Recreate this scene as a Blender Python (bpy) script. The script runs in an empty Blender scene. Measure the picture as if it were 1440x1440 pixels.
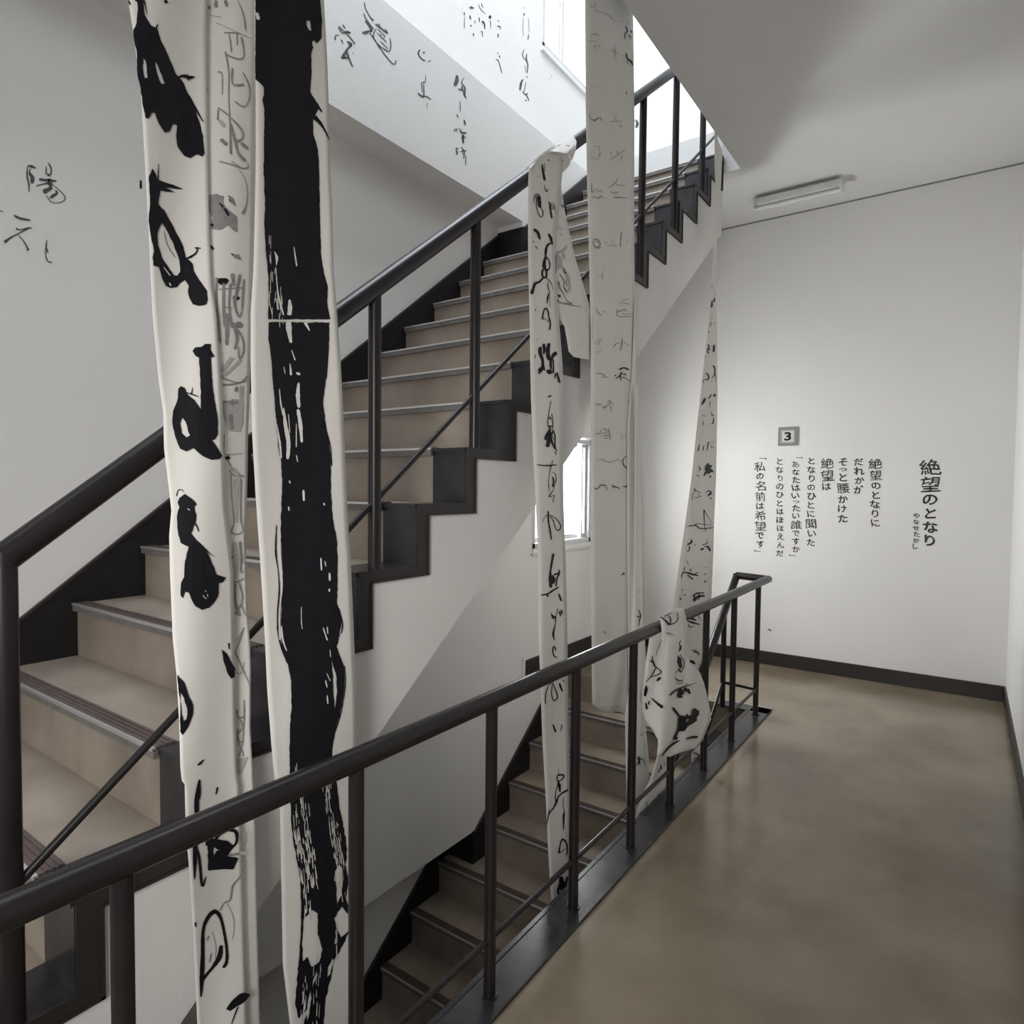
import bpy, bmesh, math, random
from mathutils import Vector, Matrix
from mathutils.geometry import delaunay_2d_cdt
random.seed(7)
sc = bpy.context.scene
COL = sc.collection
# ------------------------------------------------------------------ camera
F = 908.0; EYE = Vector((0, 0, 1.4))
def _ray(px, py): return Vector((px - 720, 720 - py, -F))
_dy = _ray(1360, 692).normalized()
_dx = -_ray(-572, 673).normalized()
_dx = (_dx - _dy * _dx.dot(_dy)).normalized()
_dz = _dx.cross(_dy)
ROT = Matrix((_dx, _dy, _dz))
cam_d = bpy.data.cameras.new('camera'); cam = bpy.data.objects.new('camera', cam_d); COL.objects.link(cam)
cam_d.sensor_width = 36; cam_d.lens = F / 1440 * 36; cam_d.clip_start = 0.02; cam_d.clip_end = 100
cam.matrix_world = Matrix.Translation(EYE) @ ROT.to_4x4()
sc.camera = cam
# ------------------------------------------------------------------ world, light, exposure
world = bpy.data.worlds.new('world'); sc.world = world; world.use_nodes = True
bg = world.node_tree.nodes['Background']; bg.inputs[0].default_value = (0.9, 0.95, 1.0, 1); bg.inputs[1].default_value = 1.7
def area(name, loc, rot, sx, sy, power, col=(1, 1, 1), spread=180):
    l = bpy.data.lights.new(name, 'AREA'); l.shape = 'RECTANGLE'; l.size = sx; l.size_y = sy; l.energy = power; l.color = col
    l.spread = math.radians(spread)
    o = bpy.data.objects.new(name, l); o.location = loc; o.rotation_euler = rot; COL.objects.link(o); return o
R90 = math.pi / 2
area('light_window_lower', (-2.66, 4.18, 1.38), (0, -R90, 0), 0.78, 0.78, 63, (0.97, 0.99, 1.0))
area('light_window_upper', (-2.90, 4.64, 5.35), (0, -R90, 0), 1.2, 0.9, 9, (0.86, 0.93, 1.0))
area('light_roof', (-1.75, 1.95, 7.3), (0, 0, 0), 1.6, 4.2, 212, (0.82, 0.90, 1.0))
area('light_landing_fill', (-1.75, -1.27, 1.0), (R90, 0, 0), 1.6, 1.2, 8, (1.0, 0.97, 0.94))  # fill lamp added behind the camera to brighten the near steps
_q = Vector((-1.62, 3.0, -1.05)).to_track_quat('-Z', 'Z').to_euler()
area('light_corridor_fill', (-0.05, -1.12, 1.55), _q, 0.9, 1.5, 27, (1.0, 0.985, 0.965), spread=105)  # added fill lamp, tilted towards the stringer and banners
area('light_fill_below', (-2.40, 2.2, -2.6), (0, -R90, 0), 0.9, 1.6, 3, (0.97, 0.98, 1.0))  # added fill for the lower stairwell, with no window behind it
sc.view_settings.view_transform = 'Standard'; sc.view_settings.look = 'None'
sc.view_settings.exposure = 0.0; sc.view_settings.gamma = 1.0; sc.view_settings.use_curve_mapping = False
# ------------------------------------------------------------------ materials
def mat(name, col, rough=0.6, metal=0.0, var=None, scale=4.0, bump=0.0, bscale=60, rvar=0.0, spec=0.5, coords='Object', stretch=(1, 1, 1)):
    m = bpy.data.materials.new(name); m.use_nodes = True; nt = m.node_tree; N = nt.nodes; L = nt.links
    b = N['Principled BSDF']; b.inputs['Roughness'].default_value = rough; b.inputs['Metallic'].default_value = metal
    b.inputs['Specular IOR Level'].default_value = spec
    b.inputs['Base Color'].default_value = (*col, 1)
    tc = N.new('ShaderNodeTexCoord'); mp = N.new('ShaderNodeMapping'); L.new(tc.outputs[coords], mp.inputs[0]); mp.inputs['Scale'].default_value = stretch
    if var:
        n = N.new('ShaderNodeTexNoise'); n.inputs['Scale'].default_value = scale; n.inputs['Detail'].default_value = 6; n.inputs['Roughness'].default_value = 0.52
        L.new(mp.outputs[0], n.inputs['Vector'])
        r = N.new('ShaderNodeValToRGB'); r.color_ramp.elements[0].position = 0.26; r.color_ramp.elements[1].position = 0.78
        r.color_ramp.elements[0].color = (*col, 1); r.color_ramp.elements[1].color = (*var, 1)
        L.new(n.outputs['Fac'], r.inputs[0]); L.new(r.outputs[0], b.inputs['Base Color'])
        if rvar:
            mr = N.new('ShaderNodeMapRange'); mr.inputs['From Min'].default_value = 0.3; mr.inputs['From Max'].default_value = 0.7
            mr.inputs['To Min'].default_value = rough - rvar; mr.inputs['To Max'].default_value = rough + rvar
            L.new(n.outputs['Fac'], mr.inputs[0]); L.new(mr.outputs[0], b.inputs['Roughness'])
    if bump:
        n2 = N.new('ShaderNodeTexNoise'); n2.inputs['Scale'].default_value = bscale; n2.inputs['Detail'].default_value = 5
        L.new(mp.outputs[0], n2.inputs['Vector'])
        bp = N.new('ShaderNodeBump'); bp.inputs['Strength'].default_value = bump; bp.inputs['Distance'].default_value = 0.01
        L.new(n2.outputs['Fac'], bp.inputs['Height']); L.new(bp.outputs[0], b.inputs['Normal'])
    return m
M_WALL = mat('wall_paint', (0.755, 0.742, 0.72), 0.8, var=(0.80, 0.787, 0.765), scale=1.3, bump=0.12, bscale=90)
M_CEIL = mat('ceiling_paint', (0.70, 0.69, 0.675), 0.85, var=(0.74, 0.73, 0.715), scale=1.0, bump=0.08, bscale=120)
M_FLOOR = mat('floor_linoleum', (0.160, 0.126, 0.083), 0.19, var=(0.305, 0.258, 0.187), scale=2.0, spec=0.42)
M_STEP = mat('step_linoleum', (0.225, 0.182, 0.145), 0.40, var=(0.365, 0.312, 0.258), scale=5.0, bump=0.03, bscale=30, rvar=0.07)
M_BLACK = mat('black_paint', (0.009, 0.008, 0.009), 0.42, var=(0.016, 0.014, 0.015), scale=8, bump=0.06, bscale=50, rvar=0.05, spec=0.3)
M_BLACKW = mat('worn_black_paint', (0.013, 0.012, 0.014), 0.27, var=(0.042, 0.040, 0.045), scale=9, spec=0.4)
M_RAIL = mat('rail_enamel', (0.010, 0.008, 0.009), 0.32, var=(0.020, 0.015, 0.016), scale=9, bump=0.02, bscale=40, spec=0.38)
M_TRIM = mat('trim_enamel', (0.022, 0.018, 0.018), 0.4, var=(0.032, 0.027, 0.027), scale=9, bump=0.04, bscale=50)
M_BASE = mat('baseboard_vinyl', (0.018, 0.015, 0.014), 0.45, var=(0.028, 0.022, 0.02), scale=6)
M_RUB = mat('nosing_rubber', (0.075, 0.052, 0.048), 0.5, var=(0.11, 0.08, 0.072), scale=20)
M_NOSE = mat('nosing_front', (0.13, 0.12, 0.11), 0.4, var=(0.19, 0.18, 0.17), scale=25)
M_LIP = mat('nosing_aluminium', (0.62, 0.61, 0.60), 0.3, metal=0.7, var=(0.7, 0.69, 0.68), scale=30)
M_PAPER = mat('paper', (0.76, 0.735, 0.69), 0.85, var=(0.82, 0.80, 0.76), scale=3.0, bump=0.1, bscale=18)
M_INK = mat('ink_black', (0.006, 0.006, 0.009), 0.6, var=(0.010, 0.010, 0.014), scale=25, spec=0.25)
M_INKG = mat('ink_grey', (0.20, 0.195, 0.19), 0.8, var=(0.33, 0.32, 0.31), scale=40)
M_INKL = mat('ink_pale', (0.42, 0.41, 0.39), 0.85, var=(0.52, 0.505, 0.48), scale=40)
M_INKW = mat('wall_ink', (0.035, 0.035, 0.035), 0.6, var=(0.10, 0.10, 0.10), scale=60)
M_INKP = mat('poem_ink', (0.012, 0.012, 0.012), 0.6, var=(0.04, 0.04, 0.04), scale=60)
M_ALU = mat('window_aluminium', (0.55, 0.56, 0.57), 0.35, metal=0.6, var=(0.6, 0.61, 0.62), scale=12)
M_SIGN = mat('sign_grey', (0.22, 0.22, 0.215), 0.4, var=(0.27, 0.27, 0.265), scale=20)
M_SIGNL = mat('sign_light', (0.62, 0.62, 0.60), 0.4, var=(0.66, 0.66, 0.64), scale=20)
M_LAMP = mat('lamp_enamel', (0.70, 0.70, 0.68), 0.4, var=(0.74, 0.74, 0.72), scale=12)
M_TUBE = mat('lamp_tube_glass', (0.80, 0.80, 0.79), 0.2, var=(0.83, 0.83, 0.82), scale=9)
M_GLASS = bpy.data.materials.new('window_glass'); M_GLASS.use_nodes = True
_n = M_GLASS.node_tree; _b = _n.nodes['Principled BSDF']; _n.nodes.remove(_b)
_t = _n.nodes.new('ShaderNodeBsdfTransparent'); _g = _n.nodes.new('ShaderNodeBsdfGlossy'); _g.inputs['Roughness'].default_value = 0.05
_m = _n.nodes.new('ShaderNodeMixShader'); _m.inputs[0].default_value = 0.06
_n.links.new(_t.outputs[0], _m.inputs[1]); _n.links.new(_g.outputs[0], _m.inputs[2])
_n.links.new(_m.outputs[0], _n.nodes['Material Output'].inputs[0])
# ------------------------------------------------------------------ mesh helpers
class MB:
    def __init__(s): s.v = []; s.f = []; s.m = []
    def add(s, vs, fs, mi=0):
        n = len(s.v); s.v += [tuple(v) for v in vs]
        for f in fs: s.f.append([n + i for i in f]); s.m.append(mi)
        return s
    def box(s, x0, x1, y0, y1, z0, z1, mi=0):
        return s.add([(x0,y0,z0),(x1,y0,z0),(x1,y1,z0),(x0,y1,z0),(x0,y0,z1),(x1,y0,z1),(x1,y1,z1),(x0,y1,z1)],
                     [(0,3,2,1),(4,5,6,7),(0,1,5,4),(1,2,6,5),(2,3,7,6),(3,0,4,7)], mi)
    def prism_x(s, yz, x0, x1, mi=0):
        n = len(yz); vs = [(x0, y, z) for y, z in yz] + [(x1, y, z) for y, z in yz]
        return s.add(vs, [list(range(n))[::-1], [n + i for i in range(n)]] + [(i, (i+1) % n, n + (i+1) % n, n + i) for i in range(n)], mi)
    def tube(s, pts, r, seg=14, mi=0, rx=None):
        pts = [Vector(p) for p in pts]; rings = []
        for i, p in enumerate(pts):
            d = ((pts[i] - pts[i-1]).normalized() if i else Vector()) + ((pts[i+1] - pts[i]).normalized() if i < len(pts) - 1 else Vector())
            d.normalize()
            up = Vector((0, 0, 1)) if abs(d.z) < 0.95 else Vector((0, 1, 0))
            a = d.cross(up).normalized(); b = a.cross(d).normalized()
            k = 1.0
            if 0 < i < len(pts) - 1:
                c = (pts[i] - pts[i-1]).normalized().dot(d); k = 1 / max(c, 0.5)
            rings.append([p + (a * math.cos(t) * (rx or r) + b * math.sin(t) * r * (k if abs(d.z) > .3 or i in (0, len(pts)-1) else 1)) for t in [2*math.pi*j/seg for j in range(seg)]])
        vs = [v for rr in rings for v in rr]; fs = []
        for i in range(len(rings) - 1):
            for j in range(seg): fs.append((i*seg + j, i*seg + (j+1) % seg, (i+1)*seg + (j+1) % seg, (i+1)*seg + j))
        fs.append(list(range(seg))[::-1]); fs.append([(len(rings)-1)*seg + j for j in range(seg)])
        return s.add(vs, fs, mi)
    def mesh(s, name, mats, smooth=False):
        me = bpy.data.meshes.new(name); me.from_pydata(s.v, [], s.f)
        for m in (mats if isinstance(mats, (list, tuple)) else [mats]): me.materials.append(m)
        for p, mi in zip(me.polygons, s.m): p.material_index = mi
        bm = bmesh.new(); bm.from_mesh(me); bmesh.ops.recalc_face_normals(bm, faces=bm.faces); bm.to_mesh(me); bm.free()
        if smooth:
            me.polygons.foreach_set('use_smooth', [True] * len(me.polygons))
            try: me.set_sharp_from_angle(angle=math.radians(40))
            except Exception: pass
        return me
def link(name, me, parent=None, label=None, bevel=0):
    o = bpy.data.objects.new(name, me); COL.objects.link(o)
    if parent is not None: o.parent = parent
    if label: o['label'] = label
    if bevel:
        b = o.modifiers.new('bevel', 'BEVEL'); b.width = bevel; b.segments = 2; b.limit_method = 'ANGLE'
    return o
def obj(name, mb, mats, parent=None, label=None, smooth=False, bevel=0): return link(name, mb.mesh(name, mats, smooth), parent, label, bevel)
def struct(o, label=None):
    o['kind'] = 'structure'
    if label: o['label'] = label
    return o
def thing(name, label, cat, loc=(0, 0, 0), group=None):
    o = bpy.data.objects.new(name, None); COL.objects.link(o); o.empty_display_size = 0.1
    o['label'] = label; o['category'] = cat
    if group: o['group'] = group
    return o
# ------------------------------------------------------------------ dimensions
RI, TR = 0.192, 0.2417                 # riser, tread
XU = -1.418                            # open side of the upper flight
XW, XR = -2.47, -2.67                  # left wall plane, recessed plane beside the flights
W = 5.40; XE = 0.25; YB = -1.3         # far wall, right wall, back wall
H4 = 20 * RI; HC = 3.543               # next floor, ceiling
SL = RI / TR
def Yk(k): return 1.734 + TR * (k - 8)           # upper flight risers
def nz(y): return SL * (y - 1.734) + 1.536       # nosing line of the upper flight
Y0 = 4.22                                         # top nosing of the lower flight
def nzl(y): return SL * (y - Y0)
SOF = 0.56
XL = -1.2                               # open side of the lower flight
# ------------------------------------------------------------------ room shell
fl = MB(); fl.box(-1.08, XE, YB, W, -0.3, 0); fl.box(XR, -1.08, YB, 0.03, -0.3, 0); fl.box(XW, -1.08, Y0, W, -0.3, 0)
floor = struct(obj('floor', fl, M_FLOOR), 'brown linoleum floor of the landing and corridor')
ce = MB(); ce.box(-1.30, XE, YB, W, HC, H4); ce.box(XW, -1.30, 4.46, W, HC, H4)
ceiling = struct(obj('ceiling', ce, M_CEIL), 'flat pale ceiling over the corridor')
rf = MB(); rf.box(-3.0, XE + .2, YB - .2, W + .2, 7.4, 7.6)
struct(obj('ceiling', rf, M_CEIL), 'ceiling of the storey above')
wl = MB()
WY0, WY1, WZ0, WZ1 = 3.755, 4.605, 0.925, 1.80
def sof(y): return nz(y) - SOF
wl.prism_x([(YB,-.76),(3.12,-.76),(3.12,-4),(WY0,-4),(WY0,H4),(YB,H4),(YB,3.17),(3.6,3.17),(3.6,sof(3.6)),(0,sof(0)),(YB,sof(0))], XR, XW)
wl.box(XR, XW, WY0, WY1, -4, WZ0); wl.box(XR, XW, WY0, WY1, WZ1, H4); wl.box(XR, XW, WY1, W, -4, H4)
for a, b, c, d in ((YB, WY0, -4, H4), (WY0, WY1, -4, WZ0), (WY0, WY1, WZ1, H4), (WY1, W, -4, H4)): wl.box(-2.85, XR, a, b, c, d)
VY0, VY1, VZ0, VZ1 = 4.18, 5.10, 4.72, 5.95
for a, b, c, d in ((YB, VY0, H4, 7.4), (VY0, VY1, H4, VZ0), (VY0, VY1, VZ1, 7.4), (VY1, W, H4, 7.4)): wl.box(-2.85, -2.71, a, b, c, d)
wall_left = struct(obj('wall_left', wl, M_WALL), 'white wall beside the stairs with handwriting on it')
wf = MB(); wf.box(-2.85, XE + .2, W, W + .2, -4, 7.4); wall_far = struct(obj('wall_far', wf, M_WALL), 'white end wall carrying the handwritten poem')
wr = MB(); wr.box(XE, XE + .2, YB, W, -4, 7.4); wall_right = struct(obj('wall_right', wr, M_WALL), 'white corridor wall at the right edge')
wb = MB(); wb.box(-2.85, XE + .2, YB - .2, YB, -4, 7.4); struct(obj('wall_back', wb, M_WALL), 'wall behind the camera')
fb = MB(); fb.box(-2.85, XE + .2, YB - .2, W + .2, -4.1, -4); struct(obj('floor', fb, M_FLOOR), 'floor of the storey below')
def strip(name, mb, label, m=M_BASE): return struct(obj(name, mb, m, bevel=0.003), label)
b = MB(); b.box(XW, XE - .012, W - .014, W, 0, .105); strip('baseboard_far', b, 'dark baseboard along the poem wall')
b = MB(); b.box(XE - .012, XE, YB, W, 0, .105); strip('baseboard_right', b, 'dark baseboard along the right wall')
b = MB(); b.box(XW, XW + .014, 3.665, W - .014, .0, .205); strip('baseboard_left', b, 'dark baseboard under the small window')
b = MB(); b.box(XW, XW + .016, 3.645, 3.665, .0, .235); strip('trim_1', b, 'pale end piece of the baseboard', M_WALL)
# dark plate around the stairwell opening
b = MB(); b.box(-1.085, -0.972, YB, 4.27, 0, .010); b.box(-1.30, -0.972, 4.16, 4.27, 0, .010); b.box(-1.105, -1.085, YB, 4.16, -.3, .010)
strip('trim_2', b, 'black plate edging the stairwell opening under the railing', M_BLACKW)
b = MB(); b.box(-1.30, -0.978, 4.27, 4.31, 0, .006); strip('trim_3', b, 'grey strip closing the far end of the black plate', M_SIGN)
# ------------------------------------------------------------------ windows
def window(name, x, y0, y1, z0, z1, stile, label):
    f = MB(); t = .035
    f.box(x-.10, x+.004, y0, y0+t, z0, z1); f.box(x-.10, x+.004, y1-t, y1, z0, z1); f.box(x-.10, x+.004, y0, y1, z0, z0+t); f.box(x-.10, x+.004, y0, y1, z1-t, z1)
    o = struct(obj(name, f, M_ALU, bevel=0.003), label)
    for k, (a, c, dx) in enumerate(((y0+t, stile+.012, -.075), (stile-.012, y1-t, -.045))):
        s = MB(); w = .024
        s.box(x+dx, x+dx+.022, a, a+w, z0+t, z1-t); s.box(x+dx, x+dx+.022, c-w, c, z0+t, z1-t); s.box(x+dx, x+dx+.022, a+w, c-w, z0+t, z0+t+w*1.4); s.box(x+dx, x+dx+.022, a+w, c-w, z1-t-w, z1-t)
        so = obj('window_sash', s, M_ALU, o)
        g = MB(); g.box(x+dx+.008, x+dx+.012, a+w, c-w, z0+t+w, z1-t-w); obj('pane', g, M_GLASS, so)
        if k == 0:
            h = MB(); zc = (z0+z1)/2 - .12; h.box(x+dx+.022, x+dx+.034, c-w, c-w+.012, zc, zc+.09); h.box(x+dx+.022, x+dx+.034, c-.035, c-w+.012, zc+.02, zc+.05); obj('latch', h, M_ALU, so)
    s = MB(); s.box(x-.10, x+.022, y0-.02, y1+.02, z0-.045, z0-.030); s.box(x-.10, x+.012, y0, y1, z0-.030, z0); obj('window_sill', s, M_LAMP, o)
    return o
window('window_1', XW, WY0, WY1, WZ0 + .05, WZ1 - .02, 4.50, 'small bright sliding window under the stairs')
window('window_2', -2.71, VY0, VY1, VZ0, VZ1, 4.52, 'tall bright window high on the left wall')
# unseen window and glazed door, added behind the camera to account for the fill lamps
def opening(name, x0, x1, z0, z1, label, rails):
    f = MB(); t = .05
    f.box(x0-t, x0, YB, YB+.03, z0-t, z1+t); f.box(x1, x1+t, YB, YB+.03, z0-t, z1+t); f.box(x0, x1, YB, YB+.03, z1, z1+t); f.box(x0, x1, YB, YB+.03, z0-t, z0)
    for z in rails: f.box(x0, x1, YB, YB+.03, z, z+t)
    o = struct(obj(name, f, M_ALU, bevel=.003), label)
    g = MB(); g.box(x0, x1, YB+.006, YB+.012, z0, z1); obj('pane', g, M_LAMP, o)
    return o
opening('window_added', -2.55, -.95, .40, 1.60, 'added frosted window behind the fill lamp at the foot of the upper flight', (1.0,))
opening('door_added', -.80, .15, .06, 2.35, 'added glazed door behind the fill lamp at the near end of the corridor', (1.0,))
b = MB(); b.box(XW, XE, W - .008, W, HC - .010, HC); strip('painted_shadow_line', b, 'thin grey strip painted as the shadow line where the ceiling meets the poem wall', M_SIGN)  # grey strip stands in for the shadow gap under the ceiling
# ------------------------------------------------------------------ staircases
def make_stair(root, ys, zs, n, xr, xsplit, body_ends):
    """ys,zs: position of the first nosing; n risers; xr open side; xsplit(y) wall side."""
    for k in range(n):
        y = ys + TR * k; z = zs + RI * k; xl = xsplit(y)
        m = MB(); e = 0.150
        m.box(xl, xr - e, y, y + .02, z - RI, z - .012, 0); m.box(xr - e, xr, y - .0015, y + .02, z - RI, z - .012, 1)
        m.box(xl, xr - e, y - .008, y + TR, z - .012, z, 0); m.box(xr - e, xr, y - .008, y + TR, z - .012, z + .001, 1)
        s = obj('step', m, (M_STEP, M_BLACKW), root)
        q = MB(); q.box(xl + .005, xr - e, y - .014, y + .040, z - .004, z + .003, 0)
        for j in range(3): q.box(xl + .005, xr - e, y + .002 + j * .013, y + .008 + j * .013, z + .003, z + .0055, 0)
        q.box(xl + .005, xr - e + .004, y - .018, y - .008, z - .024, z - .001, 2); q.box(xl + .005, xr - e + .004, y - .021, y - .012, z - .004, z + .004, 1)
        obj('nosing_strip', q, (M_RUB, M_LIP, M_NOSE), s)
up = thing('staircase', 'upper flight of brown steps climbing to the next floor beside the white wall', 'stairs')
make_stair(up, Yk(1), RI, 20, XU, lambda y: XR + .013 if y < 3.55 else XW + .013, None)
lo = thing('staircase', 'lower flight of shadowed brown steps going down behind the corridor railing', 'stairs')
make_stair(lo, Y0 - 17 * TR, -17 * RI, 17, XL, lambda y: XW + .013 if y > 3.1 else XR + .013, None)
# concrete bodies
def body(root, f, y0, y1, xl, xr, zend, depth, name='stair_body', cap=None):
    m = MB(); pts = [(y0, f(y0) - depth), (y1, f(y1) - depth)]
    if cap: pts += [(y1, cap)]
    pts += [(y1, f(y1) - RI - .02)] if not cap else []
    pts += [(y0, f(y0) - RI - .02)]
    m.prism_x(pts, xl, xr); return obj(name, m, M_WALL, root)
# side profile follows the steps (white stringer face)
def side_profile(ys, zs, n, drop=0.012):
    p = []
    for k in range(n): p += [(ys + TR * k, zs + RI * (k - 1) - drop), (ys + TR * k, zs + RI * k - drop)]
    p.append((ys + TR * n, zs + RI * (n - 1) - drop)); return p
pf = side_profile(Yk(1), RI, 20)
m = MB(); a = [(p[0] + .021, p[1]) for p in pf if p[0] < 3.6]; yy = a[-1][0]
m.prism_x([(0.05, sof(0.05))] + a + [(3.6, a[-1][1]), (3.6, sof(3.6))], XR + .001, XU - .001)
bb = [(p[0] + .021, p[1]) for p in pf if p[0] >= 3.6]
m.prism_x([(3.6, sof(3.6)), (3.6, a[-1][1])] + bb[:-1] + [(4.655, H4 - .012), (4.47, H4 - .3), (4.46, HC), (4.46, sof(4.44)), (4.44, sof(4.44))], XW + .001, XU - .001)
obj('stair_body', m, M_WALL, up, 'white plastered side and underside of the flight')
pl = side_profile(Y0 - 17 * TR, -17 * RI, 17)
m = MB(); m.prism_x([(Y0 - 17 * TR + .02, nzl(Y0 - 17 * TR) - SOF)] + [(p[0] + .021, p[1]) for p in pl[:-1]] + [(Y0 + .2, -.31), (Y0 + .2, -SOF)], XW + .001, XL - .001)
obj('stair_body', m, M_WALL, lo)
# zig-zag edge trim on the open side
def zigzag(root, ys, zs, n, x, x1):
    m = MB(); t = .050; tz = .036
    for k in range(n):
        y = ys + TR * k; z = zs + RI * k
        m.box(x, x1, y, y + t, z - RI - tz, z + .002)
        m.box(x, x1, y + t, y + TR, z - tz, z + .002)
        m.box(x, x1 + .004, y + t - .008, y + t, z - RI - tz, z - tz); m.box(x, x1 + .004, y + t, y + TR + t, z - tz, z - tz + .007)
    obj('zigzag_trim', m, M_TRIM, root, 'dark stepped edging on the open side', bevel=0)
zigzag(up, Yk(1), RI, 19, XU, XU + .006)
zigzag(lo, Y0 - 16 * TR, -16 * RI, 16, XL, XL + .006)
# wall skirting of the flights
def skirt(root, segs, f, top, x):
    for (ya, yb, xx) in segs:
        m = MB(); m.prism_x([(ya, f(ya) - .40), (yb, f(yb) - .40), (yb, f(yb) + top), (ya, f(ya) + top)], xx + .001, xx + .012)
        m.prism_x([(ya, f(ya) + top), (yb, f(yb) + top), (yb, f(yb) + top + .012), (ya, f(ya) + top + .012)], xx + .001, xx + .016, 1)
        obj('skirting', m, (M_BLACK, M_TRIM), root, 'black painted skirting rising along the wall')
skirt(up, [(0.05, 3.6, XR), (3.6, 4.66, XW)], nz, .100, None)
m = MB(); m.box(XR, XW + .012, 3.588, 3.6, nz(3.6) - .2, nz(3.6) + .112); obj('skirting', m, M_BLACK, up)
m = MB(); m.box(XR, XW + .012, 3.106, 3.121, -1.35, -.755); obj('skirting', m, M_BLACK, lo)
skirt(lo, [(Y0 - 17 * TR, 3.12, XR), (3.12, 4.0, XW)], nzl, .100, None)
m = MB(); m.prism_x([(4.0, nzl(4.0) - .3), (4.22, -.02), (4.22, .08), (4.0, nzl(4.0) + .10)], XW + .001, XW + .012); obj('skirting', m, M_BLACK, lo)
# ------------------------------------------------------------------ railings
cr = thing('railing', 'dark enamelled corridor railing with horizontal handrail around the stairwell', 'railing')
XRL = -1.03; HZ = .828; XL2 = -1.243; YE = 4.33
def lrz(y): return .785 + SL * (y - 4.37)
pts = [(XRL, 0.06, HZ), (XRL, YE - .02, HZ), (XRL - .012, YE, HZ), (XL2 + .012, YE + .05, HZ), (XL2, YE + .03, HZ - .012)]
hr = MB(); hr.tube([(XRL, 0.02, HZ), (XRL, YE, HZ)], .0245, 16); hr.tube([(XRL, YE - .002, HZ), (XL2, YE + .055, HZ)], .0235, 16)
hr.tube([(XL2, YE + .055, HZ), (XL2, 1.2, HZ + SL * (1.2 - YE - .055))], .0235, 16)
for e in ((XRL, YE, HZ), (XL2, YE + .055, HZ)):
    for q in range(1): hr.tube([(e[0], e[1], e[2] - .012), (e[0], e[1], e[2] + .012)], .0245, 16)
obj('handrail', hr, M_RAIL, cr, smooth=True)
me = None
for y in (.0, .445, .905, 1.378, 1.838, 2.285, 2.69, 3.135, 3.60, 4.10):
    p = MB(); p.tube([(XRL, y, .009), (XRL, y, HZ - .01)], .0165, 14); p.tube([(XRL, y, .009), (XRL, y, .013)], .024, 14)
    obj('post', p, M_RAIL, cr, smooth=True)
for y in (1.9, 2.35, 2.80, 3.25, 3.70, 4.13):
    zt = HZ + SL * (y - YE - .055); st = math.ceil((y - Y0) / TR) ; zb = RI * math.floor((y - Y0) / TR)
    zb = 0.01 if y > 4.1 else zb
    p = MB(); p.tube([(XL2, y, zb), (XL2, y, zt - .01)], .0165, 14); obj('post', p, M_RAIL, cr, smooth=True)
lb = MB(); lb.tube([(XRL, 0.0, .168), (XRL, 4.10, .168)], .0085, 10); obj('lower_bar', lb, M_RAIL, cr, smooth=True)
lb = MB(); lb.tube([(XRL, 4.10, .168), (XL2, 4.13, .168), (XL2, 1.9, .168 + SL * (1.9 - 4.13))], .0085, 10); obj('lower_bar', lb, M_RAIL, cr, smooth=True)
ur = thing('railing', 'dark enamelled sloping railing on the open side of the upper flight', 'railing')
def hz(y): return nz(y) + .775
hr = MB(); X2 = XU - .012
hr.tube([(X2, .425, 1.262), (X2, 4.75, 1.262 + SL * (4.75 - .425))], .027, 16)
hr.tube([(X2, .425, 1.25), (X2, .425, 1.275)], .0245, 16)
obj('handrail', hr, M_RAIL, ur, smooth=True)
for y, l in ((.425, 0), (.875, 0), (1.325, 0), (1.795, 0), (2.265, 0), (2.72, 0), (3.178, 0), (3.63, 0), (4.083, 0), (4.54, 0)):
    zb = RI * math.floor((y - Yk(1)) / TR + 1)
    p = MB(); p.tube([(X2, y, zb), (X2, y, hz(y) - .01)], .019 if l == 0 and y > .5 else .021, 14); obj('post', p, M_RAIL, ur, smooth=True)
lb = MB(); lb.tube([(X2, .425, nz(.425) + .144), (X2, 4.54, nz(4.54) + .144)], .009, 10); obj('lower_bar', lb, M_RAIL, ur, smooth=True)
# railing of the floor above, from which the banners hang
tr = thing('railing', 'dark railing along the floor above the ceiling edge, holding the banners', 'railing')
hr = MB(); hr.tube([(-1.345, YB, 4.72), (-1.345, 4.45, 4.72)], .0245, 14); obj('handrail', hr, M_RAIL, tr, smooth=True)
for i in range(14):
    p = MB(); y = -1.2 + i * .43; p.tube([(-1.315, y, H4 - .1), (-1.33, y, 4.71)], .0165, 12); obj('post', p, M_RAIL, tr, smooth=True)
# ------------------------------------------------------------------ ceiling lamp
t = thing('ceiling_lamp', 'unlit white fluorescent batten lamp on the ceiling above the poem wall', 'lamp')
m = MB(); m.box(-1.35, -.76, 4.955, 5.015, HC - .055, HC); m.box(-1.352, -1.335, 4.93, 5.04, HC - .085, HC - .03); m.box(-.775, -.758, 4.93, 5.04, HC - .085, HC - .03)
obj('lamp_body', m, M_LAMP, t, bevel=.003)
m = MB(); m.add([(-1.335,4.90,HC-.035),(-.775,4.90,HC-.035),(-.775,4.955,HC-.004),(-1.335,4.955,HC-.004),(-1.335,5.07,HC-.035),(-.775,5.07,HC-.035),(-.775,5.015,HC-.004),(-1.335,5.015,HC-.004)], [(0,1,2,3),(4,5,6,7)])
o = obj('reflector', m, M_LAMP, t); s = o.modifiers.new('s', 'SOLIDIFY'); s.thickness = .002
m = MB(); m.tube([(-1.335, 4.985, HC - .075), (-.775, 4.985, HC - .075)], .014, 14); obj('lamp_tube', m, M_TUBE, t, smooth=True)
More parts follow.
